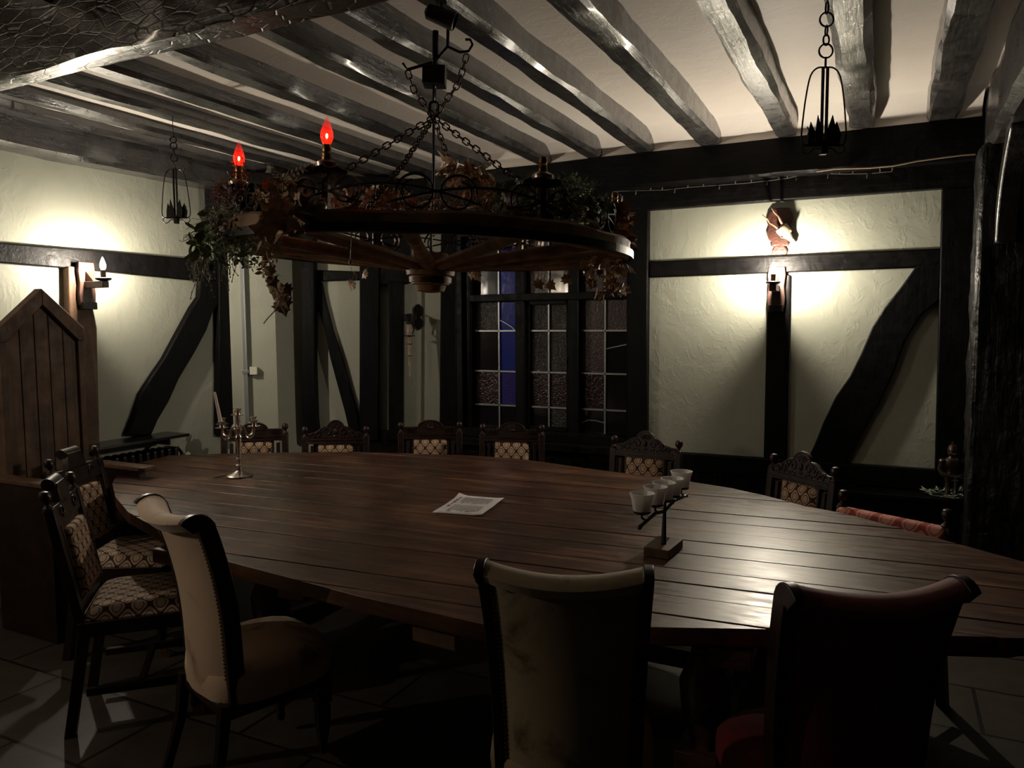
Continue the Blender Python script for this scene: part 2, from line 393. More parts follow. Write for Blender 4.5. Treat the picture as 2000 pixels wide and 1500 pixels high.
# canted wall between the left wall and the window wall
L = (cw1 - cw0).length
mb = MB(); PC1 = PC; uA = PC.pick(540, 700)[0]; cA = PC.at(uA, 0); rA = ray(592, 700); cB = Vector((cA.x, rA.y * cA.x / rA.x, 0))
a = PC.at(-.1, 0, 0); d = PC.at(-.1, 0, -.5)
mb.prism([(p.x, p.y) for p in (a, cA, cB, cw1, Vector((cw1.x, cw1.y + .3, 0)), d)], 0, ZC)
cu = (cw1 - cB).normalized(); PC = Plane((cB.x, cB.y), (cu.x, cu.y), (cu.y, -cu.x)); L = (cw1 - cB).length; tag(mb.build('wall_corner', M['plaster']), kind='structure')
WX0, WX1 = PB.pick(905, 700)[0], PB.pick(1232, 700)[0]; WZ0, WZ1 = .72, 2.30
mb = MB(); y0, y1 = YB, YB + .22
mb.box(cw1.x, WX0, y0, y1, 0, ZC); mb.box(WX1, 1.7, y0, y1, 0, ZC); mb.box(WX0, WX1, y0, y1, 0, WZ0); mb.box(WX0, WX1, y0, y1, WZ1, ZC)
tag(mb.build('wall_back', M['plaster']), kind='structure')
tag(MB().box(1.5, 1.7, -2.6, YB, 0, ZC).build('wall_right', M['beam_z']), kind='structure')
tag(MB().box(-4.9, 2.2, -2.7, -2.5, 0, ZC).build('wall_front', M['beam_z']), kind='structure')
# hewn beam with wavering edges
def hewn(mb, p0, p1, wid, h, seed, cham=.018, wob=.008, n=26, endround=0):
    p0, p1 = Vector(p0), Vector(p1); t_ = (p1 - p0).normalized(); s_ = t_.cross(Vector((0, 0, 1))).normalized(); v = []; f = []
    prof = [(-1, 1), (-1, -1 + 2 * cham / h), (-1 + 2 * cham / wid, -1), (1 - 2 * cham / wid, -1), (1, -1 + 2 * cham / h), (1, 1)]
    for i in range(n + 1):
        p = p0.lerp(p1, i / n)
        for k, (a_, b_) in enumerate(prof):
            q_ = p + Vector((seed * 3.7, seed, k * 5))
            da = wob * noise.noise(q_ * 2.3) * 2.4 + wob * noise.noise(q_ * 11) * .8; db = wob * noise.noise(q_ * 2.1 + Vector((9, 0, 0))) * 1.6 + wob * .5 * noise.noise(q_ * 9)
            if k in (0, 5): db = 0
            v.append(p + s_ * (a_ * wid / 2 + da) + Vector((0, 0, b_ * h / 2 + db)))
    K = len(prof)
    for i in range(n):
        for k in range(K): f.append((i * K + k, i * K + (k + 1) % K, (i + 1) * K + (k + 1) % K, (i + 1) * K + k))
    f.append(list(range(K))[::-1]); f.append([n * K + k for k in range(K)])
    return mb.add(v, f)
def timber(poly, pl, off, mat, bevel=.008, back=.03):     # outline picked on the timber's own front face
    pts = []
    for (x, y) in poly:
        u_, z_ = pl.pick(x, y, off); pts.append(pl.at(u_, z_, off))
    return trim(MB().slab(pts, -pl.n * (off + back)), mat, bevel, smooth=30)
# joists
jx = [-2.76, -2.25, -1.88, -1.5, -1.08, -.60, -.16, .24]
jl = [-3.22, -3.62, -3.98, -4.28]
q = pz(0, 184, 2.55); YG = q.y                      # far bottom edge of the big cross beam
wd = [.14, .14, .13, .14, .15, .15, .16, .18, .15, .14, .13, .12]
for i, x in enumerate(jx + jl):
    yend = YB + .02 if x > -3.25 else 4.9 + (x + 4.2) * .4
    hh = ZC - ZJ + .012
    trim(hewn(MB(), (x, -2.5, ZJ + hh / 2), (x + random.uniform(-.02, .02), yend, ZJ + hh / 2 + .0), wd[i] * .92, hh, i * 1.31 + .5, .022, .007, 90), M['beam_y'], 0, smooth=28)
# cross beam near the camera
trim(hewn(MB(), (-4.5, YG - .065, 2.75), (1.45, YG - .065, 2.75), .13, .40, 21.3, .02, .008, 60), M['beam_cross'], 0, smooth=28)
# girder over the right hand pier, running towards the camera
xg = PB.pick(1912, 235)[0]
trim(hewn(MB(), (xg + .16, 5.22, 2.74), (xg + .16, -2.4, 2.74), .30, .38, 33.1, .03, .012, 60), M['beam_y'], 0, smooth=28)
# wall plates of the window wall
zt = ZJ - .005
trim(hewn(MB(), (cw1.x - .05, YB - .07, (zt + 2.53) / 2), (xg + .02, YB - .07, (zt + 2.53) / 2), .22, zt - 2.53, 5.5, .016, .008, 50), M['beam_x'], 0, smooth=28)
trim(MB().box(cw1.x, xg + .03, YB - .07, YB + .03, 2.39, 2.54), M['beam_x'], .008)
# rail, posts, stud, brace on the window wall
timber([(1230, 330), (1266, 330), (1262, 905), (1222, 905)], PB, .06, M['beam_z'])
timber([(1268, 511), (1838, 485), (1838, 521), (1268, 542)], PB, .035, M['beam_x'])
timber([(1499, 538), (1543, 536), (1536, 905), (1491, 900)], PB, .03, M['beam_z'])
timber([(1840, 368), (1912, 362), (1900, 925), (1826, 922)], PB, .06, M['beam_z'])
timber([(1789, 520), (1838, 512), (1836, 585), (1800, 615), (1768, 665), (1745, 730), (1716, 790), (1690, 835), (1664, 885), (1645, 912), (1572, 908), (1590, 870), (1608, 825), (1632, 775), (1660, 735), (1682, 690), (1703, 640), (1728, 600), (1760, 560)], PB, .045, M['beam_z'])
timber([(1262, 880), (1830, 918), (1830, 960), (1262, 915)], PB, .05, M['beam_x'])
# boarded dado below, with its ledge
uz = PB.pick(1262, 915, .05)[1]
mb = MB().box(WX0 - .1, xg + .1, YB - .035, YB + .03, 0, .66); x = WX0 - .1
while x < xg: mb.box(x, x + .05, YB - .05, YB - .03, .08, .6); x += .42
mb.box(WX0 - .1, xg + .1, YB - .05, YB, 0, .1); trim(mb, M['beam_x'], .004)
ledx = PB.pick(1600, 952, .2)[0]; zl = PB.pick(1700, 963, .22)[1]
trim(MB().box(ledx, xg + .3, YB - .22, YB - .03, zl - .03, zl), M['beam_x'], .004)
# window
win = MB(); dpt = YB + .02
def px(x, y=650, off=0): return PB.pick(x, y, off)[0]
def zz(x, y, off=0): return PB.pick(x, y, off)[1]
ZTR0, ZTR1 = zz(1020, 588, -.04), zz(1020, 574, -.04)
win.box(WX0, px(917), YB - .03, YB + .16, WZ0, WZ1); win.box(px(1226), WX1, YB - .03, YB + .16, WZ0, WZ1)
win.box(WX0, WX1, YB - .03, YB + .16, WZ1 - .06, WZ1); win.box(WX0, WX1, YB - .05, YB + .16, WZ0, WZ0 + .07)
LIGHTS = [(918, 1007), (1024, 1110), (1130, 1226)]
win.box(px(1007), px(1024), YB - .01, YB + .14, WZ0, WZ1); win.box(px(1110), px(1130), YB - .01, YB + .14, WZ0, WZ1)
win.box(px(917), px(1226), YB - .02, YB + .14, ZTR0, ZTR1)
window = tag(win.build('window_1', M['beam_z'], None, .005), kind='structure')
cols = {0: [(0, 2), (1, 2), (0, 2), (3, 5), (0, 0)], 1: [(4, 0), (1, 1), (1, 1), (3, 3), (0, 1)], 2: [(4, 4), (4, 4), (4, 0), (3, 0), (0, 0)]}
for li, (xa, xb) in enumerate(LIGHTS):
    x0, x1 = px(xa), px(xb); xm = (x0 + x1) / 2 + (.03 if li == 0 else 0)
    zs = [WZ0 + .07]
    zrows = [zz(1060, y_, -.06) for y_ in (795, 727, 646)]
    for z_ in zrows: zs.append(z_)
    zs.append(ZTR0)
    fr = MB()                                        # casement rail round the lower light, then the cames
    yy0, yy1 = YB + .05, YB + .085
    if li == 1:
        fr.box(x0, x0 + .03, yy0 - .02, yy1, zs[0], ZTR0); fr.box(x1 - .03, x1, yy0 - .02, yy1, zs[0], ZTR0)
        fr.box(x0, x1, yy0 - .02, yy1, zs[0], zs[0] + .03); fr.box(x0, x1, yy0 - .02, yy1, ZTR0 - .03, ZTR0)
        fr.build('casement_frame', M['beam_z'], window, .003)
        MB().box(x1 - .025, x1 - .01, yy0 - .05, yy0 - .02, 1.28, 1.36).box(x1 - .05, x1 - .01, yy0 - .06, yy0 - .045, 1.31, 1.325).build('casement_latch', M['iron'], window)
    cm = MB(); cw_ = .006
    for z_ in zs[1:-1]: cm.box(x0, x1, yy0, yy1 - .012, z_ - cw_, z_ + cw_)
    cm.box(xm - cw_, xm + cw_, yy0, yy1 - .012, zs[0], WZ1 - .06)
    if li == 0:
        cm.tube([(xm + .005, yy0 + .01, 1.62 + .02), (xm + .06, yy0 + .01, 1.615), (xm + .11, yy0 + .01, 1.585), (x1, yy0 + .01, 1.53)], .005)
    if li == 2:
        cm.tube([(x0, yy0 + .01, .86), (x0 + .05, yy0 + .01, .885), (x0 + .11, yy0 + .01, .885), (xm, yy0 + .01, .87)], .005)
        cm.tube([(xm, yy0 + .01, 1.42), (x1, yy0 + .01, 1.46)], .005)
    cm.build('lead_cames', M['grey_metal'], window, 0)
    rows = [WZ1 - .06, ZTR1] + []
    bands = [(ZTR1, WZ1 - .06), (zs[3], ZTR0), (zs[2], zs[3]), (zs[1], zs[2]), (zs[0], zs[1])]
    gl = MB()
    for (za, zb), (ca, cb) in zip(bands, cols[li]):
        gl.cur = ca; gl.box(x0, xm, yy0 + .016, yy0 + .020, za, zb)
        gl.cur = cb; gl.box(xm, x1, yy0 + .016, yy0 + .020, za, zb)
    gl.build('glass_panes', PANES, window, 0, smooth=0)
trim(MB().box(WX0 - .06, WX1 + .02, YB - .12, YB, WZ0 - .06, WZ0), M['beam_x'], .006)   # sill board
# pillar left of the window, on the canted wall and the window wall
timber([(862, 330), (893, 330), (890, 900), (858, 900)], PC, .10, M['beam_z'])
timber([(891, 330), (917, 330), (915, 880), (889, 885)], PB, .03, M['beam_z'])
# canted wall timbers
timber([(588, 440), (613, 440), (614, 720), (617, 815), (621, 860), (596, 862), (591, 815), (589, 720)], PC, .12, M['beam_z'])
timber([(612, 527), (704, 530), (704, 547), (612, 550)], PC, .04, M['beam_x'])
timber([(609, 550), (628, 550), (636, 590), (650, 645), (668, 700), (684, 760), (698, 805), (703, 840), (683, 846), (672, 800), (661, 760), (645, 700), (633, 640), (617, 588), (609, 575)], PC, .045, M['beam_z'])
timber([(702, 440), (740, 440), (738, 860), (702, 862)], PC, .09, M['beam_z'])
timber([(738, 440), (802, 440), (802, 552), (786, 556), (738, 556)], PC, .07, M['beam_x'])
timber([(758, 550), (787, 550), (786, 862), (759, 862)], PC, .13, M['beam_z'])
timber([(612, 842), (860, 842), (860, 905), (612, 905)], PC, .06, M['beam_x'])
# wall plate over the canted wall
u0, u1 = PC1.at(-.05, 0, .03), PC.at(L, 0, .03)
trim(hewn(MB(), (u0.x, u0.y, 2.56), (u1.x, u1.y, 2.56), .2, .34, 8.8, .016, .008, 30), M['beam_x'], 0, smooth=28)
# left wall timbers
trim(hewn(MB(), (XL + .06, -2.45, 2.72), (XL + .06, 4.2, 2.72), .26, .24, 13.7, .02, .012, 60), M['beam_y'], 0, smooth=28)
timber([(-60, 470), (0, 474), (200, 490), (432, 510), (432, 553), (200, 530), (0, 513), (-60, 508)], PL, .035, M['beam_x'])
timber([(429, 360), (459, 362), (461, 850), (429, 850)], PL, .06, M['beam_z'])
timber([(393, 545), (428, 548), (428, 592), (416, 610), (404, 645), (380, 690), (350, 740), (330, 785), (309, 820), (296, 850), (248, 850), (262, 815), (276, 770), (298, 735), (322, 700), (350, 648), (376, 600), (390, 580)], PL, .045, M['beam_z'])
timber([(134, 520), (178, 523), (182, 600), (190, 640), (192, 740), (196, 900), (140, 900), (138, 700)], PL, .06, M['wood_brown'])
# rough pier at the right and its curved brace
p = pY(1900, 700, 4.86)
trim(hewn(MB(), (0, 0, 0), (0, 0, 2.56), .34, .34, 41.7, .03, .02, 40) if False else MB().box(p.x, p.x + .36, 4.86, 5.2, 0, 2.56), M['pier'], .02)
pier = COL.objects['trim_%d' % TRIM[0]]
sd = pier.modifiers.new('cut', 'SUBSURF'); sd.subdivision_type = 'SIMPLE'; sd.levels = 5; sd.render_levels = 5
tx = bpy.data.textures.new('bark', 'CLOUDS'); tx.noise_scale = .06
dm = pier.modifiers.new('rough', 'DISPLACE'); dm.texture = tx; dm.strength = .03; dm.texture_coords = 'GLOBAL'
mb = MB(); pth = []
for i in range(13):
    s_ = i / 12; pth.append((p.x + .125, 4.84 - .42 * s_ ** 2.2, 2.02 + .55 * s_))
mb.ribbon(pth, (1, 0, 0), .10, .10); trim(mb, M['beam_y'], .01)
# ================================================================== LIGHT FITTINGS
def bulb_mesh(z0, s=1.0):
    return MB().lathe([(.007 * s, z0), (.012 * s, z0 + .006 * s), (.017 * s, z0 + .02 * s), (.0165 * s, z0 + .032 * s), (.011 * s, z0 + .05 * s), (.005 * s, z0 + .066 * s), (.001, z0 + .074 * s)], 14)
def sconce(loc, rz, label, bmat, arm=.18):
    t_ = thing('wall_sconce', loc, label, 'wall light', 'candle sconces on the timber studs', rz)   # local: plate on y=0, arm towards -y
    poly = [(-.05, -.19), (.05, -.19), (.055, -.12), (.048, -.05), (.055, .02), (.05, .075), (-.05, .075), (-.055, .02), (-.048, -.05), (-.055, -.12)]
    MB().prism(poly, -.028, 0, 'y').build('backplate', M['wood_red'], t_, .004)
    mb = MB().box(-.022, .022, -arm - .02, -.025, -.085, -.045)
    mb.prism([(-.03, .02), (-.03, -.045), (-.105, -.045)], -.011, .011, 'x')
    mb.build('bracket', M['wood_red'], t_, .003)
    MB().lathe([(.012, -.045), (.03, -.043), (.044, -.036), (.047, -.028), (.043, -.026), (.028, -.034), (.01, -.036)], 20, c=(0, -arm)).build('drip_dish', M['iron'], t_)
    MB().lathe([(.015, -.04), (.0155, .022), (.008, .024)], 14, c=(0, -arm)).build('candle_tube', M['wood_brown'], t_)
    b_ = bulb_mesh(.024); b_.v = [v_ + Vector((0, -arm, 0)) for v_ in b_.v]
    b_.build('bulb', bmat, t_)
    MB().box(-.045, .045, -.05, -.001, -.215, -.17).build('switch_box', M['iron'], t_, .003)
    return t_
q = PB.pick(1518, 522, .03); sconce((q[0], YB - .03, q[1] - .075 + .0), 0, 'wooden candle sconce with lit bulb below the mounted skull', M['bulb_r'])
q = PL.pick(163, 514, .06); sconce((XL + .06, q[0], q[1] - .07), PI / 2, 'wooden candle sconce with lit bulb above the high backed plank throne', M['bulb_l'], .18)
sconce((XL + .03, .05, 2.0), PI / 2, 'wooden candle sconce on the left wall nearest the entrance, out of the frame', M['bulb_x'], .15)
#@@OBJECTS
# plaster cove between the joist ends, above the wall plate
mb = MB(); cv = [(YB - .165, ZJ - .01)]
for i in range(7):
    a_ = i / 6 * PI / 2; cv.append((YB - .165 - .26 * (1 - math.cos(a_)), ZJ + .0 + .13 * math.sin(a_)))
cv.append((YB + .02, ZC + .0)); cv.append((YB + .02, ZJ - .01))
mb.prism(cv, cw1.x - .3, xg, 'x'); trim(mb, M['ceil'], 0)
# ================================================================== TABLE
TZ = .76
def inset(poly, d):
    cx = sum(p[0] for p in poly) / len(poly); cy = sum(p[1] for p in poly) / len(poly); o_ = []
    for p in poly:
        v_ = Vector((p[0] - cx, p[1] - cy)); o_.append(tuple(Vector((cx, cy)) + v_ * (1 - d / v_.length)))
    return o_
def clip(poly, nx, ny, c):                       # keep points with nx*x + ny*y <= c
    out = []
    for i in range(len(poly)):
        a, b_ = poly[i], poly[(i + 1) % len(poly)]; fa = nx * a[0] + ny * a[1] - c; fb = nx * b_[0] + ny * b_[1] - c
        if fa <= 0: out.append(a)
        if fa * fb < 0: t_ = fa / (fa - fb); out.append((a[0] + (b_[0] - a[0]) * t_, a[1] + (b_[1] - a[1]) * t_))
    return out
rim = [(413, 1088), (700, 1163), (940, 1218), (1100, 1221), (1555, 1229), (1780, 1240)]
tp = [tuple(pz(x, y, TZ)[:2]) for x, y in rim]
tp += [c2r(1.36, 1.97), c2r(1.86, 2.12), c2r(2.06, 2.36)]
tp += [tuple(pz(x, y, TZ)[:2]) for x, y in [(2000, 1096), (1860, 1058), (1640, 1000), (1573, 988), (1496, 968), (1430, 953), (1348, 940), (1285, 931), (1202, 921), (1147, 914), (1065, 902), (1000, 894), (903, 888), (702, 882), (565, 883), (430, 886), (330, 889), (262, 906), (230, 924), (219, 944), (225, 970), (250, 1000)]]
TC = Vector((sum(p[0] for p in tp) / len(tp), sum(p[1] for p in tp) / len(tp)))
table = thing('dining_table', (TC.x, TC.y, 0), 'huge dark plank topped feasting table with rounded ends, ringed by chairs', 'table')
tl = [(p[0] - TC.x, p[1] - TC.y) for p in tp]
pd = math.radians(3.9); ux, uy = math.cos(pd), math.sin(pd); nx_, ny_ = -uy, ux
cs = [nx_ * p[0] + ny_ * p[1] for p in tl]; lo, hi = min(cs), max(cs)
mb = MB(); k = lo - .02; random.seed(3)
while k < hi:
    wpl = random.uniform(.125, .185); pg_ = clip(clip(tl, nx_, ny_, k + wpl - .007), -nx_, -ny_, -k)
    if len(pg_) > 2: mb.prism(pg_, TZ - .052 , TZ - random.uniform(0, .0025), 'z')
    k += wpl
mb.build('tabletop', M['table'], table, .0035, loc=None)
mb = MB().prism(inset(tl, .03), TZ - .066, TZ - .045); mb.build('under_board', M['table'], table)
for s_ in (-1.1, -.35, .4, 1.15):
    nrm = [(p[0] * ux + p[1] * uy, p[0] * nx_ + p[1] * ny_) for p in tl]
    ys = [b_ for a_, b_ in nrm if abs(a_ - s_) < .6]; a0, a1 = min(ys) + .16, max(ys) - .16
    R_ = Matrix.Rotation(pd, 4, 'Z')
    MB().box(s_ - .06, s_ + .06, a0, a1, TZ - .125, TZ - .066, R_).build('batten', M['table'], table, .006)
for (sx, sy) in ((-1.0, -.55), (1.05, -.55), (-1.0, .55), (1.05, .55)):
    mb = MB().lathe([(.075, 0), (.08, .03), (.06, .06), (.055, .12), (.085, .22), (.095, .33), (.06, .42), (.05, .46), (.075, .5), (.08, .55)], 16, c=(sx, sy))
    mb.box(sx - .09, sx + .09, sy - .09, sy + .09, .53, TZ - .125)
    mb.box(sx - .09, sx + .09, sy - .09, sy + .09, .0, .1); mb.build('leg', M['table'], table, .004)
e0, e1 = pz(805, 1212, .70), pz(890, 1234, .70); dn = Vector((-SH, CH, 0)) * .9; tcv = Vector((TC.x, TC.y, 0))
MB().slab([e0 - tcv, e1 - tcv, e1 + dn - tcv, e0 + dn - tcv], (0, 0, -.065)).build('batten_end', M['wood_brown'], table, .006)
MB().box(-1.0, 1.05, -.04, .04, .12, .2).box(-1.03, -.97, -.5, .5, .1, .2).box(1.02, 1.08, -.5, .5, .1, .2).build('stretcher', M['table'], table, .005)
# ------------------------------------------------------------------ carved side chairs
def turned_leg(x, y, h, r=.024, castor=True):
    z0 = .045 if castor else 0
    mb = MB().lathe([(.012, z0), (.018, z0 + .02), (.014, z0 + .04), (r, z0 + .1), (r * 1.15, z0 + .17), (r * .7, z0 + .22), (r * 1.25, z0 + .235), (r * .8, z0 + .25), (r * .9, h * .7), (r * 1.1, h - .1), (r * 1.1, h - .09)], 12, c=(x, y))
    mb.box(x - r, x + r, y - r, y + r, h - .1, h); return mb
def chair_frame(t_, W, H, sd=.42, lean=.085, mt='maho', seatmat='tap_seat', seat_h=.46):
    hw = W / 2
    def ln(p): return (p.x, p.y - (max(0, p.z - .42) / .55) * lean, p.z)
    def fin(x):
        mb = MB().box(x - .02, x + .02, -.215, -.178, .40, H - .075)
        mb.lathe([(.016, H - .08), (.023, H - .07), (.011, H - .058), (.010, H - .05), (.021, H - .035), (.024, H - .02), (.017, H - .004), (.003, H)], 12, c=(x, -.197))
        return mb.warp(ln)
    for s_ in (-1, 1):
        fin(s_ * (hw - .022)).build('back_post', M[mt], t_, .003)
        v_ = MB().box(s_ * (hw - .022) - .02, s_ * (hw - .022) + .02, -.217, -.177, 0, .40).warp(lambda p: (p.x, p.y - max(0, .4 - p.z) * .16, p.z)); v_.build('leg', M[mt], t_, .003)
        turned_leg(s_ * (hw - .03), sd / 2 - .03, seat_h - .07).build('leg', M[mt], t_, .002)
        MB().lathe([(.010, -.006), (.021, -.006), (.021, .006), (.010, .006)], 14, Matrix.Translation((s_ * (hw - .03), sd / 2 - .012, .021)) @ Matrix.Rotation(PI / 2, 4, 'Y')).box(s_ * (hw - .03) - .008, s_ * (hw - .03) + .008, sd / 2 - .038, sd / 2 - .006, .02, .048).build('castor', M['brass'], t_)
    MB().box(-hw, hw, sd / 2 - .03, sd / 2, seat_h - .075, seat_h - .015).box(-hw, hw, -.215, -.185, seat_h - .075, seat_h - .015).box(-hw, -hw + .03, -.2, sd / 2, seat_h - .075, seat_h - .015).box(hw - .03, hw, -.2, sd / 2, seat_h - .075, seat_h - .015).build('seat_rail', M[mt], t_, .004)
    MB().box(-hw + .02, -hw + .045, -.2, sd / 2 - .03, .15, .18).box(hw - .045, hw - .02, -.2, sd / 2 - .03, .15, .18).box(-hw + .03, hw - .03, -.02, .005, .152, .178).build('stretcher', M[mt], t_, .003)
    # padded seat with a crowned top
    mb = MB(); n_ = 12; v_ = []; f_ = []
    for j in range(n_ + 1):
        for i in range(n_ + 1):
            a_, b_ = -1 + 2 * i / n_, -1 + 2 * j / n_; e = (1 - abs(a_) ** 5) * (1 - abs(b_) ** 5)
            v_.append((a_ * (hw - .004) * (1 - .02 * (1 - e)), -.0 + b_ * sd / 2 * .98 + .005, seat_h - .012 + .055 * e ** .5))
    for j in range(n_):
        for i in range(n_): f_.append((j * (n_ + 1) + i, j * (n_ + 1) + i + 1, (j + 1) * (n_ + 1) + i + 1, (j + 1) * (n_ + 1) + i))
    mb.add(v_, f_); mb.box(-hw + .006, hw - .006, -.2, sd / 2 - .006, seat_h - .02, seat_h - .008); mb.build('seat', M[seatmat], t_, smooth=50)
    return ln
def spiral(cx, cz, r0, turns, y, s_=1, n=18, ph=0):
    return [(cx + s_ * r0 * (1 - .8 * i / n) * math.cos(ph + turns * 2 * PI * i / n), y, cz + r0 * (1 - .8 * i / n) * math.sin(ph + turns * 2 * PI * i / n)) for i in range(n + 1)]
def carved_chair(label, group, style, W=.47, H=.90):
    t_ = thing('dining_chair', (0, 0, 0), label, 'chair', group)
    ln = chair_frame(t_, W, H, lean=.06)
    hw = W / 2 - .04; y0, y1 = -.212, -.186; zt_ = H - .062
    if style == 'carved':
        top = [(-hw, zt_ + .005), (-hw * .8, zt_ + .010), (-hw * .62, zt_ + .028), (-hw * .48, zt_ + .050), (-hw * .36, zt_ + .056), (-hw * .30, zt_ + .058), (-hw * .24, zt_ + .080), (-hw * .12, zt_ + .097), (0, zt_ + .102)]
    else:
        top = [(-hw, zt_ + .02), (-hw * .52, zt_ + .022)]
        for i in range(9): a_ = PI - PI / 2 * i / 8; top.append((math.cos(a_) * hw * .46, zt_ + .022 + math.sin(a_) * .048))
    top = top + [(-x, z) for x, z in reversed(top) if x < -1e-4] 
    base = zt_ - .026
    mb = MB().prism([(-hw, base)] + top + [(hw, base)], y0, y1, 'y')
    edge = [(x, y1 - .002, z) for x, z in top]; mb.tube(edge, .0065, 6)
    mb.box(-hw, hw, y0 - .004, y1 + .010, base - .008, base); mb.box(-hw, hw, y0 - .002, y1 + .006, base - .024, base - .008); mb.box(-hw, hw, y0, y1 + .012, base - .032, base - .024)
    mb.warp(ln)
    cv_ = MB(); yf = y1 + .001
    if style == 'carved':
        for s_ in (-1, 1):
            cv_.tube(spiral(s_ * .055, base + .05, .03, 1.2, yf, s_), .0055, 6); cv_.tube(spiral(s_ * .115, base + .035, .026, 1.3, yf, -s_), .005, 6)
            cv_.tube(spiral(s_ * .155, base + .028, .018, 1.1, yf, s_), .0045, 6)
            for k_ in range(7): cv_.ball((s_ * (.04 + .019 * k_), yf, base + .012 + .006 * (k_ % 2)), .006, 6)
            for k_ in range(5): cv_.ball((s_ * (.02 + .03 * k_), yf, base + .088 - .013 * k_), .0075, 6, (1.5, .7, .8))
        cv_.ball((0, yf, base + .052), .014, 10, (.9, .7, 1.5)); cv_.ball((0, yf, base + .02), .01, 8, (1.6, .7, .8))
        for k_ in range(7): a_ = PI * (k_ + .5) / 7; cv_.tube([(.012 * math.cos(a_), yf, base + .078 + .006 * math.sin(a_)), (.036 * math.cos(a_), yf, base + .090 + .026 * math.sin(a_) * .8)], .004, 5)
    else:
        for k_ in range(9): a_ = PI * (k_ + .5) / 9; cv_.tube([(.015 * math.cos(a_), yf, base + .040 + .010 * math.sin(a_)), (.062 * math.cos(a_), yf, base + .042 + .048 * math.sin(a_))], .004, 5)
        cv_.ball((0, yf, base + .045), .014, 8, (1.4, .7, .8))
        for s_ in (-1, 1):
            for k_ in range(5): cv_.box(s_ * (.11 + k_ * .014) - .003, s_ * (.11 + k_ * .014) + .003, yf - .003, yf + .004, base + .015, base + .055)
    mb.v += cv_.warp(ln).v; b0_ = len(mb.v) - len(cv_.v); mb.f += [[b0_ + i for i in f__] for f__ in cv_.f]; mb.mi += cv_.mi; mb.build('crest_rail', M['maho'], t_, .0012)
    pw = hw * .62; pt = base - .034; pb = .53
    MB().box(-pw - .012, pw + .012, y0 + .002, y1 - .002, pb - .012, pt + .004).warp(ln).build('back_frame', M['maho'], t_, .002)
    for s_ in (-1, 1):
        px_ = s_ * (pw + hw) / 2 * 1.03
        MB().box(px_ - .011, px_ + .011, y0 + .002, y1 - .002, pb - .01, base - .05).warp(ln).build('baluster', M['maho'], t_, .002)
    MB().box(-hw, hw, y0, y1, pb - .05, pb - .012).warp(ln).build('lower_rail', M['maho'], t_, .003)
    mb = MB(); n_ = 10; v_ = []; f_ = []
    for j in range(n_ + 1):
        for i in range(n_ + 1):
            a_, b_ = -1 + 2 * i / n_, -1 + 2 * j / n_; e = (1 - abs(a_) ** 6) * (1 - abs(b_) ** 6)
            v_.append((a_ * pw, y1 - .002 + .026 * e ** .5, (pb + pt) / 2 + b_ * (pt - pb) / 2))
    for j in range(n_):
        for i in range(n_): f_.append((j * (n_ + 1) + i, j * (n_ + 1) + i + 1, (j + 1) * (n_ + 1) + i + 1, (j + 1) * (n_ + 1) + i))
    mb.add(v_, f_).warp(ln).build('back_panel', M['tap_back'], t_, smooth=50)
    return t_
def put(t_, X, D, fx, fy, back=.0):      # ground position and facing, in lens-side coordinates
    l = math.hypot(fx, fy); fx, fy = fx / l, fy / l
    x, y = c2r(X + fx * back, D + fy * back); t_.location = (x, y, 0); t_.rotation_euler = (0, 0, math.atan2(-fx, fy) + HEAD)
    return t_
arch = carved_chair('carved chair with fan arched crest, leftmost at the far table edge behind the silver candelabra', 'arched crest dining chairs', 'arch')
put(arch, -1.86, 5.45, .12, -1, .25)
c3 = copy_tree(arch); put(c3, -.60, 5.52, .05, -1, .25); c3['label'] = 'carved chair with fan arched crest standing in front of the wall torch'
c4 = copy_tree(arch); put(c4, 0.0, 5.36, -.15, -1, .25); c4['label'] = 'carved chair with fan arched crest standing in front of the leaded window'
crv = carved_chair('scroll crested carved chair at the far table edge in front of the slanting narrow brace', 'scroll crested dining chairs', 'carved')
put(crv, -1.24, 5.30, .05, -1, .25)
c5 = copy_tree(crv); put(c5, .83, 4.67, -.53, -.85, .25); c5['label'] = 'scroll crested carved chair behind the row of glass candle cups, right of the window'
c6 = copy_tree(crv); put(c6, 1.50, 3.87, -.92, -.39, .25); c6['label'] = 'scroll crested carved chair under the big curved brace, beside the red patterned chair'
# two tapestry chairs with rolled tops at the left end of the table
def roll_chair(label, group):
    t_ = thing('dining_chair', (0, 0, 0), label, 'chair', group); W, H = .46, .98
    ln = chair_frame(t_, W, H, sd=.44, lean=.11, seat_h=.47)
    hw = W / 2 - .04; y0, y1 = -.214, -.184
    mb = MB().box(-hw, hw, y0, y1, H - .15, H - .07)
    mb.lathe([(.0, -.07), (.026, -.07), (.026, .07), (.0, .07)], 16, Matrix.Translation((0, -.215, H - .005)) @ Matrix.Rotation(PI / 2, 4, 'Y'))
    mb.prism([(-.08, H - .08), (-.072, H - .03), (-.06, H - .0), (.06, H - .0), (.072, H - .03), (.08, H - .08)], y0, y1, 'y')
    cv_ = mb
    for s_ in (-1, 1): cv_.tube(spiral(s_ * .10, H - .11, .03, 1.1, y1 + .002, s_), .005, 6)
    cv_.warp(ln).build('crest_rail', M['maho'], t_, .002)
    pw = hw * .66
    MB().box(-pw - .014, pw + .014, y0, y1 - .004, .52, H - .15).warp(ln).build('back_frame', M['maho'], t_, .002)
    MB().box(-pw, pw, y0 + .01, y1 + .022, .54, H - .17).warp(ln).build('back_panel', M['tap_back'], t_, .012, seg=3)
    MB().box(-hw, hw, y0, y1, .49, .53).warp(ln).build('lower_rail', M['maho'], t_, .003)
    return t_
rc = roll_chair('tapestry seated chair with rolled crest at the left end of the table, nearer the throne', 'rolled crest dining chairs')
put(rc, -1.90, 3.78, 1, .02)
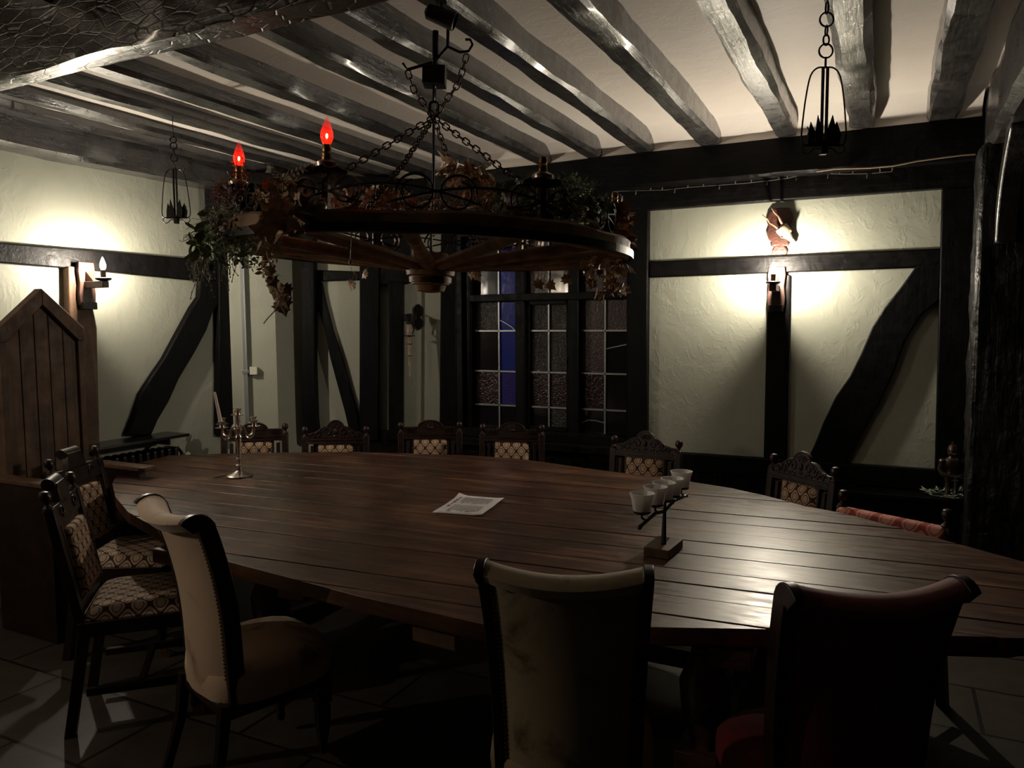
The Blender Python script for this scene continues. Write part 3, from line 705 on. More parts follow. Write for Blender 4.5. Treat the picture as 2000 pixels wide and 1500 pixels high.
rc2 = copy_tree(rc); put(rc2, -1.56, 3.15, .9, .30); rc2['label'] = 'tapestry seated chair with rolled crest, between the beige scroll back chair and its twin'
# low red damask chair
def damask_chair():
    t_ = thing('upholstered_chair', (0, 0, 0), 'low chair with red damask back and dark posts below the knight statuette', 'chair'); W, H = .50, .84
    ln = chair_frame(t_, W, H, sd=.44, lean=.06, seatmat='damask')
    hw = W / 2 - .012
    MB().box(-hw, hw, -.225, -.150, .52, H - .075).warp(ln).build('back_panel', M['damask'], t_, .022, seg=4)
    return t_
put(damask_chair(), 1.655, 3.25, -.81, -.58, .25)
# velvet chairs with outward rolled backs
def scroll_chair(label, mat, wbot=.335, wtop=.385, curl=.035):
    t_ = thing('scroll_back_chair', (0, 0, 0), label, 'chair', 'velvet scroll back chairs')
    def prof(s_):                                   # centre line of the back: y, z from seat level up to the curled top
        z = .36 + .60 * s_; y = -.20 - .02 * s_ - .13 * max(0, s_ - .35) ** 2
        return y, z
    pts = [prof(i / 14) for i in range(15)]
    ye, ze = pts[-1]; roll_ = []
    for i in range(1, 9): a_ = i / 8 * 2.6; roll_.append((ye - curl * (1 - math.cos(a_)) , ze + curl * math.sin(a_) * .9))
    pts2 = pts + roll_
    nu = 14; v_ = []; f_ = []; th = .045
    N_ = len(pts2)
    def P(i, u, off):
        y, z = pts2[i]; a, b_ = pts2[max(i - 1, 0)], pts2[min(i + 1, N_ - 1)]
        ty, tz = b_[0] - a[0], b_[1] - a[1]; l = math.hypot(ty, tz); ny, nz_ = tz / l, -ty / l
        s_ = min(1, i / 14); w_ = (wbot + (wtop - wbot) * s_ ** 1.5) / 2
        return (u * w_, y + ny * off + .05 * u * u * (1 - .3 * s_), z + nz_ * off - .018 * (1 - u * u) * s_ ** 4)
    for side, off in ((0, -th / 2), (1, th / 2)):
        for i in range(N_):
            for k_ in range(nu + 1):
                u = -1 + 2 * k_ / nu; v_.append(P(i, u, off * (1 if side else (1 - .25 * abs(u) ** 6))))
    A = lambda sd_, i, k_: sd_ * N_ * (nu + 1) + i * (nu + 1) + k_
    for i in range(N_ - 1):
        for k_ in range(nu):
            f_.append((A(0, i, k_), A(0, i, k_ + 1), A(0, i + 1, k_ + 1), A(0, i + 1, k_))); f_.append((A(1, i, k_), A(1, i + 1, k_), A(1, i + 1, k_ + 1), A(1, i, k_ + 1)))
        f_.append((A(0, i, 0), A(0, i + 1, 0), A(1, i + 1, 0), A(1, i, 0))); f_.append((A(0, i, nu), A(1, i, nu), A(1, i + 1, nu), A(0, i + 1, nu)))
    for k_ in range(nu):
        f_.append((A(0, 0, k_), A(1, 0, k_), A(1, 0, k_ + 1), A(0, 0, k_ + 1))); f_.append((A(0, N_ - 1, k_), A(0, N_ - 1, k_ + 1), A(1, N_ - 1, k_ + 1), A(1, N_ - 1, k_)))
    MB().add(v_, f_).build('backrest', mat, t_, smooth=50)
    for s_ in (-1, 1):
        pth = [Vector(P(i, s_ * 1.0, 0)) + Vector((s_ * .012, 0, 0)) for i in range(N_)]
        mb = MB(); K = 8; vv = []
        # flat show-wood stile following the side of the back
        for i in range(N_):
            a_, b_ = Vector(P(i, s_ * 1.0, -th * .62)), Vector(P(i, s_ * 1.0, th * .62))
            for q_, dx in ((a_, 0), (b_, 0), (b_, .026), (a_, .026)): vv.append(q_ + Vector((s_ * dx, 0, 0)))
        ff = []
        for i in range(N_ - 1):
            for k_ in range(4): ff.append((i * 4 + k_, i * 4 + (k_ + 1) % 4, i * 4 + 4 + (k_ + 1) % 4, i * 4 + 4 + k_))
        ff.append((0, 1, 2, 3)); ff.append(tuple((N_ - 1) * 4 + k_ for k_ in range(4)))
        mb.add(vv, ff)
        st = mb.build('side_stile', M['maho'], t_, .003)
        nl = MB()
        for i in range(0, 46):
            fi = i / 45 * 14; i0 = int(min(fi, 13)); a_ = Vector(P(i0, s_ * .965, -th / 2)); b_ = Vector(P(i0 + 1, s_ * .965, -th / 2)); nl.ball(a_.lerp(b_, fi - i0), .0045, 6)
        nl.build('nail_heads', M['brass'], st)
    # round fronted sprung seat
    n_ = 28; v_ = []; f_ = []; rings = [(1.0, .355), (1.02, .40), (1.0, .44), (.9, .468), (.7, .485), (.4, .494), (.05, .497)]
    for r, z in rings:
        for k_ in range(n_):
            a_ = 2 * PI * k_ / n_; ca, sa = math.cos(a_), math.sin(a_); e = 3.2
            rr = 1 / (abs(ca) ** e + abs(sa) ** e) ** (1 / e); v_.append((r * rr * ca * .225, .01 + r * rr * sa * .225 , z))
    for i in range(len(rings) - 1):
        for k_ in range(n_): f_.append((i * n_ + k_, i * n_ + (k_ + 1) % n_, (i + 1) * n_ + (k_ + 1) % n_, (i + 1) * n_ + k_))
    f_.append(list(range(n_))[::-1]); f_.append([(len(rings) - 1) * n_ + k_ for k_ in range(n_)])
    MB().add(v_, f_).build('seat', mat, t_, smooth=60)
    MB().box(-.19, .19, -.2, .20, .30, .36).build('seat_rail', M['maho'], t_, .02)
    for s_ in (-1, 1):
        turned_leg(s_ * .165, .17, .34, .026).build('leg', M['maho'], t_, .002)
        MB().tube([(s_ * .17, -.19, .36), (s_ * .175, -.21, .2), (s_ * .18, -.27, 0)], [.026, .022, .018], 8).build('leg', M['maho'], t_)
    return t_
sb = scroll_chair('worn beige velvet chair with outward rolled back, at the left front of the table', M['velvet_beige'])
put(sb, -1.15, 2.46, .72, .69, .30)
sg = scroll_chair('worn olive velvet chair seen from behind, middle one at the near table edge', M['velvet_green'])
put(sg, .12, 1.80, .16, .98, .30)
sr = scroll_chair('red velvet chair seen from behind, nearly black, at the right front of the table', M['velvet_red'])
put(sr, .83, 1.66, -.10, .99, .30)
#@@MORE
# ================================================================== CHANDELIER
HX, HY = c2r(-.335, 3.15); Z0 = 1.735
ch = thing('chandelier', (HX, HY, Z0), 'cartwheel chandelier with iron scrolls, red candle bulbs and dried garlands over the table', 'chandelier', rot=(0, math.radians(2.0), HEAD))
def Z(z): return z - Z0
mb = MB(); n_ = 72; v_ = []; f_ = []
for k_ in range(n_):
    a_ = 2 * PI * k_ / n_; wob = .006 * math.sin(a_ * 5 + 1) + .004 * math.sin(a_ * 13)
    for r, z in ((.735, Z(1.89)), (.80 + wob, Z(1.885)), (.812 + wob, Z(1.90)), (.812 + wob, Z(1.945)), (.80 + wob, Z(1.955)), (.735, Z(1.95))): v_.append((r * math.cos(a_), r * math.sin(a_), z + wob * .5))
for k_ in range(n_):
    for j in range(6): f_.append((k_ * 6 + j, k_ * 6 + (j + 1) % 6, ((k_ + 1) % n_) * 6 + (j + 1) % 6, ((k_ + 1) % n_) * 6 + j))
mb.add(v_, f_).build('wheel_rim', M['wheel'], ch)
mb = MB(); v_ = []
for k_ in range(n_):
    a_ = 2 * PI * k_ / n_
    for r, z in ((.815, Z(1.884)), (.822, Z(1.884)), (.822, Z(1.912)), (.815, Z(1.912))): v_.append((r * math.cos(a_), r * math.sin(a_), z))
f_ = [(k_ * 4 + j, k_ * 4 + (j + 1) % 4, ((k_ + 1) % n_) * 4 + (j + 1) % 4, ((k_ + 1) % n_) * 4 + j) for k_ in range(n_) for j in range(4)]
mb.add(v_, f_).build('iron_tyre', M['iron'], ch)
for k_ in range(12):
    a_ = 2 * PI * k_ / 12 - PI / 2; c_, s_ = math.cos(a_), math.sin(a_); v_ = []; f_ = []
    for i in range(9):
        q_ = i / 8; r = .07 + .68 * q_; z = Z(1.84 + .075 * q_); wv = .030 - .006 * q_ + .004 * math.sin(q_ * 9 + k_); hh_ = .022
        for j in range(10):
            b_ = 2 * PI * j / 10; v_.append((c_ * r - s_ * wv * math.cos(b_), s_ * r + c_ * wv * math.cos(b_), z + hh_ * math.sin(b_)))
    for i in range(8):
        for j in range(10): f_.append((i * 10 + j, i * 10 + (j + 1) % 10, i * 10 + 10 + (j + 1) % 10, i * 10 + 10 + j))
    MB().add(v_, f_).build('spoke', M['wheel'], ch)
MB().lathe([(.02, 0), (.058, .006), (.066, .03), (.078, .034), (.082, .065), (.098, .07), (.104, .105), (.098, .128), (.085, .13), (.07, .16), (.03, .165)], 26).build('hub', M['wheel'], ch)
MB().lathe([(.0835, .04), (.0865, .04), (.0885, .062), (.085, .062)], 26).lathe([(.103, .10), (.1075, .10), (.1055, .125), (.101, .125)], 26).build('hub_band', M['rust'], ch)
MB().tube([(0, 0, .15), (0, 0, Z(2.0)), (.004, .003, Z(2.2)), (0, 0, Z(2.43))], .006, 6).build('flex_cord', M['iron'], ch)
MB().tube([(-.36, -.30, Z(1.99)), (-.02, .02, Z(2.14))], .010, 8).build('cross_rod', M['iron'], ch)
PHI = [155, 110.5, 55, 0, -60, -118]
for i, ph in enumerate(PHI):
    a_ = -math.radians(ph); fx, fy = .745 * math.cos(a_), .745 * math.sin(a_); tg = Vector((-math.sin(a_), math.cos(a_), 0)); rd = Vector((math.cos(a_), math.sin(a_), 0))
    MB().box(-.011, .011, -.011, .011, Z(1.92), Z(2.078), Matrix.Translation((fx, fy, 0)) @ Matrix.Rotation(a_, 4, 'Z')).build('candle_post', M['rust'], ch, .002)
    MB().ball((fx + rd.x * .035, fy + rd.y * .035, Z(1.965)), .024, 12).lathe([(.012, Z(1.93)), (.018, Z(1.925)), (.014, Z(1.905)), (.003, Z(1.895))], 10, c=(fx + rd.x * .035, fy + rd.y * .035)).build('post_finial', M['tin'] if i == 1 else M['iron'], ch)
    dz = Z(2.075); vv = []; ff = []; nn = 32
    for r, z, sc_ in ((.008, dz, 0), (.030, dz - .004, 0), (.052, dz + .004, .012), (.058, dz + .016, .02), (.054, dz + .018, .02), (.03, dz + .004, 0), (.008, dz + .006, 0)):
        for k_ in range(nn):
            b_ = 2 * PI * k_ / nn; rr = r * (1 + sc_ * 8 * abs(math.sin(b_ * 4))) ; vv.append((fx + rr * math.cos(b_), fy + rr * math.sin(b_), z - sc_ * .5 * abs(math.sin(b_ * 4))))
    for j in range(6):
        for k_ in range(nn): ff.append((j * nn + k_, j * nn + (k_ + 1) % nn, j * nn + nn + (k_ + 1) % nn, j * nn + nn + k_))
    MB().add(vv, ff).build('drip_dish', M['iron'], ch)
    MB().lathe([(.012, dz + .004), (.034, dz + .018), (.036, dz + .03), (.018, dz + .04), (.014, dz + .04)], 18, c=(fx, fy)).build('candle_cup', M['tin'], ch)
    so = MB().lathe([(.014, dz + .036), (.0155, dz + .05), (.012, dz + .052), (.0145, dz + .06), (.012, dz + .066), (.0145, dz + .074), (.0125, dz + .088), (.009, dz + .09)], 14, c=(fx, fy)).build('lamp_socket', M['brass'], ch)
    if i < 2:
        b_ = bulb_mesh(0, 1.22); b_.v = [v__ + Vector((fx, fy, dz + .086)) for v__ in b_.v]; b_.build('bulb', M['red_glass'], ch)
        MB().ball((fx, fy, dz + .115), .0042, 8, (1, 1, 2)).build('filament', M['filament'], ch)
    for s_ in (-1, 1):
        def loc(u, z, rr=0): p_ = Vector((fx, fy, 0)) + tg * u - rd * (u * u * .65) + rd * rr; return (p_.x, p_.y, Z(z))
        pth = []
        for j in range(31):
            q_ = j / 30; b_ = -PI / 2 + q_ * 2 * PI * 1.45; r = .056 * (1 - .55 * q_); pth.append(loc(s_ * (.075 - 0 + r * math.cos(b_)), 2.018 + r * math.sin(b_)))
        MB().ribbon(pth, tuple(rd), .024, .005).build('iron_scroll', M['rust'], ch)
    # pair of rings halfway to the next post
    nxt = PHI[(i + 1) % 6]; dphi = (ph - nxt) % 360; mid = -math.radians(ph - dphi / 2)
    for s_ in (-1, 1):
        pth = []
        for j in range(31):
            q_ = j / 30; b_ = PI / 2 * (1 - s_) + q_ * 2 * PI * 1.2 * s_; r = .062 * (1 - .35 * q_)
            am = mid + (s_ * .065 + r * math.cos(b_)) / .75; pth.append((.75 * math.cos(am), .75 * math.sin(am), Z(2.015 + r * math.sin(b_))))
        MB().ribbon(pth, (math.cos(mid), math.sin(mid), 0), .022, .005).build('iron_scroll', M['iron'], ch)
        e = mid + s_ * .19; e2 = (-math.radians(ph) if s_ > 0 else -math.radians(ph - dphi)) - s_ * .16
        pth = [(.75 * math.cos(e + (e2 - e) * j / 10), .75 * math.sin(e + (e2 - e) * j / 10), Z(1.985 + .055 * math.sin(j / 10 * PI))) for j in range(11)]
        MB().ribbon(pth, (math.cos(mid), math.sin(mid), 0), .020, .005).build('iron_scroll', M['iron'], ch)
def chain(mb, pth, L_=.036, w_=.011, r=.0032):
    pth = [Vector(p) for p in pth]; seg = [(pth[i + 1] - pth[i]).length for i in range(len(pth) - 1)]; tot = sum(seg); n = max(2, int(tot / (L_ * .78))); odd = 0
    def at(s):
        for i, l in enumerate(seg):
            if s <= l or i == len(seg) - 1: return pth[i].lerp(pth[i + 1], min(1, s / l)), (pth[i + 1] - pth[i]).normalized()
            s -= l
    for i in range(n):
        c_, t_ = at(tot * (i + .5) / n); a_ = t_.cross(Vector((0, 0, 1)))
        if a_.length < .1: a_ = Vector((1, 0, 0)) - t_ * t_.x
        a_.normalize(); b_ = t_.cross(a_); s_ = a_ if i % 2 else b_; nn = b_ if i % 2 else a_
        lk = [c_ + t_ * ((L_ / 2 - w_) * (1 if math.cos(q_) > 0 else -1) + w_ * math.cos(q_)) + s_ * (w_ * math.sin(q_)) for q_ in [2 * PI * (j + .5) / 12 for j in range(12)]]
        mb.tube(lk, r, 5, True, flat=tuple(nn))
    return mb
J = (0, 0, Z(2.44))
for ph in (150, 100, 25, -75):
    a_ = -math.radians(ph); e = (.74 * math.cos(a_), .74 * math.sin(a_), Z(1.96)); mid = ((e[0]) / 2, e[1] / 2, (e[2] + J[2]) / 2 - .02)
    chain(MB(), [J, mid, e]).build('chain', M['rust'], ch)
q_ = pD(795, 150, 3.15); T1 = (-.11, 0, Z(2.62)); T2 = (.128, 0, Z(2.69)); T3 = (0, 0, Z(2.57))
chain(MB(), [T1, (-.08, 0, Z(2.54)), J]).build('chain', M['rust'], ch)
chain(MB(), [T2, (.10, 0, Z(2.58)), J]).build('chain', M['rust'], ch)
chain(MB(), [T3, J], .06, .017, .006).build('chain', M['iron'], ch)
MB().box(-.045, .045, -.045, .045, Z(2.565), Z(2.635)).tube([(-.13, 0, Z(2.65)), (-.11, 0, Z(2.625)), (.0, 0, Z(2.66)), (.05, 0, Z(2.72)), (.05, 0, Z(2.80))], .007, 6).tube([(0, 0, Z(2.62)), (0, 0, Z(2.78))], .013, 6).tube([(.05, 0, Z(2.72)), (.10, 0, Z(2.70)), (.135, 0, Z(2.705)), (.15, 0, Z(2.73)), (.14, 0, Z(2.75)), (.12, 0, Z(2.75))], .006, 6).build('hanging_bracket', M['iron'], ch, .002)
# ------------------------------------------------------------------ foliage
def leaf(mb, c, d, nrm, L_, kind):
    d = Vector(d).normalized(); nrm = Vector(nrm); s_ = d.cross(nrm)
    if s_.length < .01: s_ = d.orthogonal()
    s_.normalize(); nrm = s_.cross(d)
    if kind == 'oval': out = [(0, 0), (.25, .2), (.55, .24), (.85, .12), (1, 0), (.85, -.12), (.55, -.24), (.25, -.2)]
    elif kind == 'lance': out = [(0, 0), (.3, .09), (.65, .08), (1, 0), (.65, -.08), (.3, -.09)]
    else: out = [(0, 0), (-.08, .22), (.12, .30), (.10, .52), (.36, .36), (.52, .48), (.62, .22), (1, 0), (.62, -.22), (.52, -.48), (.36, -.36), (.10, -.52), (.12, -.30), (-.08, -.22)]
    c = Vector(c); cup = random.uniform(-.25, .35)
    ctr = c + d * (L_ * .4) + nrm * (L_ * .06); pts = [ctr] + [c + d * (a * L_) + s_ * (b * L_) + nrm * (cup * L_ * (b * b * 1.6 + (a - .4) ** 2 * .8) + L_ * .05 * random.uniform(-1, 1)) for a, b in out]
    n = len(out); b0 = len(mb.v); mb.v += pts
    for i in range(n): mb.f.append([b0, b0 + 1 + i, b0 + 1 + (i + 1) % n]); mb.mi.append(mb.cur)
def rdir(): 
    v = Vector((random.gauss(0, 1), random.gauss(0, 1), random.gauss(0, 1))); return v.normalized()
def cloud(spec, n, size, kind, mb, stems=.3, hang=0):
    (px0, py0, rx, ry, d0, d1) = spec
    for _ in range(n):
        while True:
            a, b_ = random.uniform(-1, 1), random.uniform(-1, 1)
            if a * a + b_ * b_ < 1: break
        p = pD(px0 + a * rx, py0 + b_ * ry, random.uniform(d0, d1)); L_ = size * random.uniform(.6, 1.3)
        dd = rdir() + Vector((0, 0, -hang)); leaf(mb, p, dd, rdir() + Vector((0, 0, .6)), L_, kind)
        if random.random() < stems: l_ = min(L_, .028); mb.tube([p, p - dd.normalized() * l_ * .8 + rdir() * l_ * .3, p - dd.normalized() * l_ * 1.5 + rdir() * l_ * .5], .0011, 3)
def garland(name, label, mats, fill, cat='garland', group='dried garlands on the cartwheel'):
    mb = MB(); fill(mb); c = sum((Vector(p) for p in mb.v), Vector()) / len(mb.v)
    o = mb.build(name, mats, None, 0, smooth=0, loc=c); return tag(o, label, cat, group)
random.seed(11)
def f1(mb):
    mb.cur = 0; cloud((462, 445, 72, 48, 2.62, 2.92), 800, .024, 'lance', mb, .5, .3); cloud((500, 480, 50, 45, 2.6, 2.8), 260, .02, 'oval', mb, .2, .6)
    mb.cur = 1; cloud((440, 460, 72, 55, 2.58, 2.85), 90, .045, 'oval', mb, .3, .6); cloud((398, 470, 24, 30, 2.6, 2.8), 26, .05, 'oval', mb, .3, .5)
    mb.cur = 2; cloud((470, 430, 62, 45, 2.58, 2.8), 170, .016, 'ivy', mb, .2)
garland('herb_bunch', 'bushy bunch of grey green herbs and mauve flowers, left end of the cartwheel', [M['herb'], M['ivy'], M['mauve']], f1)
def f1b(mb):
    mb.cur = 0; cloud((445, 375, 32, 26, 2.75, 2.95), 150, .02, 'lance', mb, .4); cloud((468, 345, 16, 34, 2.78, 2.9), 110, .018, 'lance', mb, .4)
    mb.cur = 1; cloud((450, 385, 34, 22, 2.7, 2.9), 110, .018, 'ivy', mb, .3)
garland('dried_flower_spray', 'mauve and rusty dried flower spray around the leftmost red bulb', [M['rust_leaf'], M['mauve']], f1b)
def f2(mb):
    cloud((570, 425, 42, 28, 2.33, 2.42), 22, .075, 'ivy', mb, .3, .4); cloud((555, 385, 48, 26, 2.42, 2.6), 70, .04, 'ivy', mb, .4); cloud((530, 460, 30, 22, 2.4, 2.5), 12, .05, 'ivy', mb, .2, .5)
garland('dried_leaf_swag', 'large crumpled tan leaves draped over the front left of the cartwheel rim', [M['dry']], f2)
def f3(mb):
    pth = [pD(x, y, 2.5) for x, y in ((520, 490), (530, 530), (538, 560), (545, 590), (536, 608), (520, 625), (515, 632))]; mb.tube(pth, .002, 4)
    for x, y in ((523, 520), (528, 540), (548, 552), (538, 562), (556, 556), (546, 575), (556, 580), (540, 590), (552, 594), (530, 550), (545, 565)):
        leaf(mb, pD(x, y, 2.5 + random.uniform(-.02, .02)), (random.uniform(-.5, .9), .2, -.8), (.3, -.8, .5), .045, 'ivy')
    cloud((524, 520, 12, 30, 2.5, 2.6), 40, .025, 'oval', mb, .5, .8)
garland('trailing_leaf_strand', 'trailing strand of curled brown leaves hanging at the left below the cartwheel', [M['dry']], f3)
def f4(mb):
    for _ in range(46):
        x = random.choice([random.gauss(385, 8), random.gauss(402, 5), random.gauss(440, 5)]); y = random.uniform(475, 510); d = random.uniform(2.68, 2.8); p = pD(x, y, d); q_ = p.copy(); pth = [p]
        for k_ in range(random.randint(3, 6)): q_ = q_ + Vector((random.uniform(-.012, .012), random.uniform(-.012, .012), -random.uniform(.012, .026))); pth.append(q_)
        mb.tube(pth, .0014, 3)
        for p_ in pth[1:]: mb.ball(p_, .003, 5)
garland('hanging_moss', 'pale stringy moss hanging from the left end of the cartwheel', [M['moss']], f4)
def f5(mb):
    pth = [pD(x, y, 2.5) for x, y in ((540, 352), (560, 343), (580, 334), (602, 326))]; mb.tube(pth, .002, 4)
    for i in range(14):
        q_ = i / 13; x, y = 548 + 54 * q_, 349 - 24 * q_; leaf(mb, pD(x, y, 2.5), (.4, 0, 1 if i % 2 else -1), (0, -1, .3), .016, 'oval')
    cloud((560, 352, 30, 12, 2.5, 2.7), 60, .02, 'lance', mb, .5)
garland('eucalyptus_sprig', 'small pale eucalyptus sprig pointing at the taller red bulb', [M['pale_leaf']], f5)
def f6(mb):
    mb.tube([pD(x, y, 2.9) for x, y in ((868, 332), (890, 342), (915, 352), (940, 372), (948, 400), (946, 425))], .003, 5); mb.tube([pD(946, 425, 2.9), pD(945, 415, 2.5)], .003, 5)
    mb.cur = 0; cloud((905, 348, 40, 22, 2.8, 3.1), 26, .065, 'ivy', mb, .3); cloud((880, 335, 22, 14, 2.8, 2.95), 10, .07, 'ivy', mb, .3); cloud((940, 370, 34, 28, 2.7, 3.0), 50, .045, 'ivy', mb, .4)
    mb.cur = 1; cloud((945, 415, 14, 22, 2.45, 2.6), 80, .02, 'lance', mb, .5)
garland('dried_maple_cluster', 'cluster of large tan leaves in the middle above the cartwheel rim', [M['dry'], M['rust_leaf']], f6)
def f7(mb):
    mb.cur = 0; cloud((1080, 405, 110, 45, 2.55, 3.2), 560, .036, 'oval', mb, .25); cloud((1010, 395, 60, 40, 2.6, 3.0), 200, .034, 'ivy', mb, .3)
    mb.cur = 1; cloud((1110, 365, 52, 22, 2.55, 2.8), 190, .016, 'oval', mb, .7); cloud((1060, 375, 60, 22, 2.7, 3.0), 130, .02, 'lance', mb, .6)
    mb.cur = 2; cloud((1090, 425, 100, 30, 2.55, 2.9), 60, .035, 'ivy', mb, .3)
garland('ivy_garland', 'dark ivy garland with pale sprigs along the right side of the cartwheel', [M['ivy'], M['herb'], M['dry']], f7)
def f8(mb):
    mb.cur = 0; cloud((1210, 425, 24, 34, 2.95, 3.15), 34, .05, 'ivy', mb, .3, .3); cloud((1218, 470, 20, 18, 2.95, 3.1), 44, .04, 'ivy', mb, .4, .4)
    mb.cur = 1; cloud((1205, 530, 22, 38, 2.95, 3.15), 32, .045, 'ivy', mb, .6, .8); cloud((1165, 525, 22, 28, 2.95, 3.2), 26, .04, 'ivy', mb, .5, .7); cloud((1180, 560, 18, 22, 2.95, 3.1), 10, .035, 'oval', mb, .5, .9)
garland('rust_leaf_spray', 'rust and gold dried leaves hanging off the right end of the cartwheel', [M['rust_leaf'], M['dry']], f8)
def f9(mb):
    mb.tube([pD(x, 398 + 8 * math.sin(x * .05), 2.95 + .1 * math.sin(x * .03)) for x in range(590, 935, 20)], .003, 5)
    mb.cur = 0; cloud((700, 392, 110, 26, 2.75, 3.3), 150, .035, 'ivy', mb, .5); cloud((840, 400, 90, 22, 2.8, 3.3), 90, .025, 'lance', mb, .6)
    mb.cur = 1; cloud((740, 385, 40, 14, 2.9, 3.2), 60, .02, 'lance', mb, .6); cloud((760, 400, 120, 16, 2.7, 3.1), 80, .018, 'ivy', mb, .4)
garland('dried_twig_tangle', 'tangle of brown twigs and reddish leaves inside the front of the cartwheel', [M['dry'], M['rust_leaf']], f9)
def f10(mb):
    for x, y, d in ((688, 548, 3.4), (693, 552, 3.4), (928, 533, 3.6), (921, 528, 3.6), (1062, 545, 3.3), (1070, 552, 3.3), (1048, 548, 3.3), (1100, 540, 3.2), (716, 530, 3.5)): leaf(mb, pD(x, y, d), (random.uniform(-1, 1), .2, -.7), (0, -1, .4), .05, 'ivy'); mb.tube([pD(x, y, d), pD(x + 4, y - 12, d), pD(x - 3, y - 26, d)], .0014, 3)
garland('stray_leaves', 'few loose curled leaves dangling below the underside of the cartwheel', [M['dry']], f10)
q_ = pD(685, 425, 2.45); mb = MB().tube([q_, pD(686, 470, 2.45), pD(684, 508, 2.45)], .0012, 4); e = pD(684, 512, 2.45); mb.ball(e, .006, 8, (1, 1, 1.6)).ball(pD(677, 484, 2.45), .004, 6)
tag(mb.build('glass_drop', M['tin'], None, loc=q_), 'tiny glass drop on a thread below the left front of the cartwheel', 'ornament')
# ------------------------------------------------------------------ hanging iron candle frames
def lantern(loc, label, linktypes, rz):
    t_ = thing('iron_candle_frame', loc, label, 'candle holder', 'wrought iron hanging candle frames', rz)   # origin at the foot of the frame
    MB().box(-.012, .012, -.012, .012, 0, .045).build('foot', M['iron'], t_, .002)
    for s_ in (-1, 1):
        MB().tube(soft([(s_ * .003, 0, .30), (s_ * .03, 0, .297), (s_ * .052, 0, .27), (s_ * .066, 0, .20), (s_ * .075, 0, .12), (s_ * .079, 0, .06), (s_ * .072, 0, .038), (s_ * .055, 0, .032), (0, 0, .03)]), .003, 6).build('side_bar', M['iron'], t_)
        MB().tube(soft([(0, 0, .016), (s_ * .03, 0, .022), (s_ * .05, 0, .005), (s_ * .068, 0, .008), (s_ * .075, 0, .022), (s_ * .066, 0, .034), (s_ * .055, 0, .028)]), .0026, 6).build('curl', M['iron'], t_)
        MB().tube([(s_ * .008, 0, .03), (s_ * .008, 0, .30)], .0058, 6).build('centre_rod', M['iron'], t_)
        MB().tube([(s_ * .05, .012, .035), (s_ * .056, .012, .06), (s_ * .048, .012, .085), (s_ * .054, .012, .10)], .0022, 5).build('wire_hook', M['iron'], t_)
        mb = MB()
        for k_, (dx, dy) in enumerate(((.02, -.012), (.04, 0), (.026, .014))):
            c = (s_ * dx, dy); h_ = .135 - .02 * k_
            vv = [(c[0] - .016, c[1], .035), (c[0] + .016, c[1], .035), (c[0] + s_ * .004 + .018, c[1], .07), (c[0] + s_ * .006, c[1], h_), (c[0] - .014, c[1], .075)]
            mb.slab([Vector(v__) for v__ in vv], (0, .006, 0))
        mb.build('leaf_cup', M['iron'], t_, .001)
    MB().tube([(-.06, 0, .033), (.06, 0, .033)], .004, 6).tube([(0, -.03, .033), (0, .03, .033)], .004, 6).build('cross_bar', M['iron'], t_)
    z = .30
    for k_, (typ, sz) in enumerate(linktypes):
        mb = MB(); pl = []
        if typ == 'hook': mb.tube([(0, 0, z - .002), (.008, 0, z + sz * .25), (0, 0, z + sz * .5), (-.006, 0, z + sz * .8), (0, 0, z + sz)], .0028, 6)
        elif typ == 'rod': mb.tube([(0, 0, z - .004), (0, 0, z + sz)], .0042, 6)
        else:
            for j in range(20):
                q_ = 2 * PI * j / 20; w__ = sz / 2 if typ == 'ring' else sz * .28
                pl.append((w__ * math.cos(q_), 0, z + sz / 2 + sz / 2 * math.sin(q_)) if typ != 'edge' else (0, sz * .3 * math.cos(q_), z + sz / 2 + sz / 2 * math.sin(q_)))
            mb.tube(pl, .0033, 6, True, flat=(0, 1, 0) if typ != 'edge' else (1, 0, 0))
        mb.build('chain_link', M['iron'], t_); z += sz * .9
    MB().tube([(0, 0, z - .004), (.006, 0, z + .02), (0, 0, z + .04), (0, 0, max(z + .05, ZJ + .02 - loc[2]))], .0022, 6).build('wire_hook', M['iron'], t_)
    return t_
q_ = pD(1608, 302, 2.74); lantern(tuple(q_), 'black iron candle frame hanging from the ceiling at the upper right on round links', [('rod', .035), ('ring', .048), ('oval', .036), ('edge', .034), ('ring', .048), ('edge', .042)], HEAD)
q_ = pD(345, 437, 4.3); lantern(tuple(q_), 'black iron candle frame hanging at the left in front of the pale wall', [('hook', .045), ('ring', .040), ('edge', .034), ('ring', .038), ('ring', .034)], HEAD)
# ------------------------------------------------------------------ things on the table
q_ = pz(468, 930, TZ)
cd = thing('candelabra', (q_.x, q_.y, TZ), 'tarnished silver five light candelabra near the left end of the table', 'candelabra', None, HEAD + .35)
MB().lathe([(.070, 0), (.072, .006), (.062, .012), (.05, .016), (.030, .026), (.016, .034), (.013, .05), (.014, .06), (.019, .064), (.013, .07), (.013, .09), (.017, .1), (.011, .108), (.012, .16), (.018, .20), (.021, .222), (.016, .235), (.012, .24), (.018, .248), (.024, .27), (.015, .282), (.010, .29), (.013, .31), (.010, .33), (.014, .345)], 26).build('stem', M['silver'], cd)
MB().lathe([(.058, .0), (.0585, .0005), (.0585, .003), (.05, .003)], 20).build('felt_pad', M['iron'], cd)
def cup(c, z, par):
    MB().lathe([(.006, z), (.034, z + .004), (.036, z + .008), (.030, z + .008), (.012, z + .010)], 24, c=c).build('drip_pan', M['silver'], par)
    MB().lathe([(.008, z + .004), (.015, z + .01), (.016, z + .03), (.022, z + .038), (.022, z + .041), (.013, z + .041), (.011, z + .014)], 20, c=c).build('candle_socket', M['silver'], par)
cup((0, 0), .343, cd)
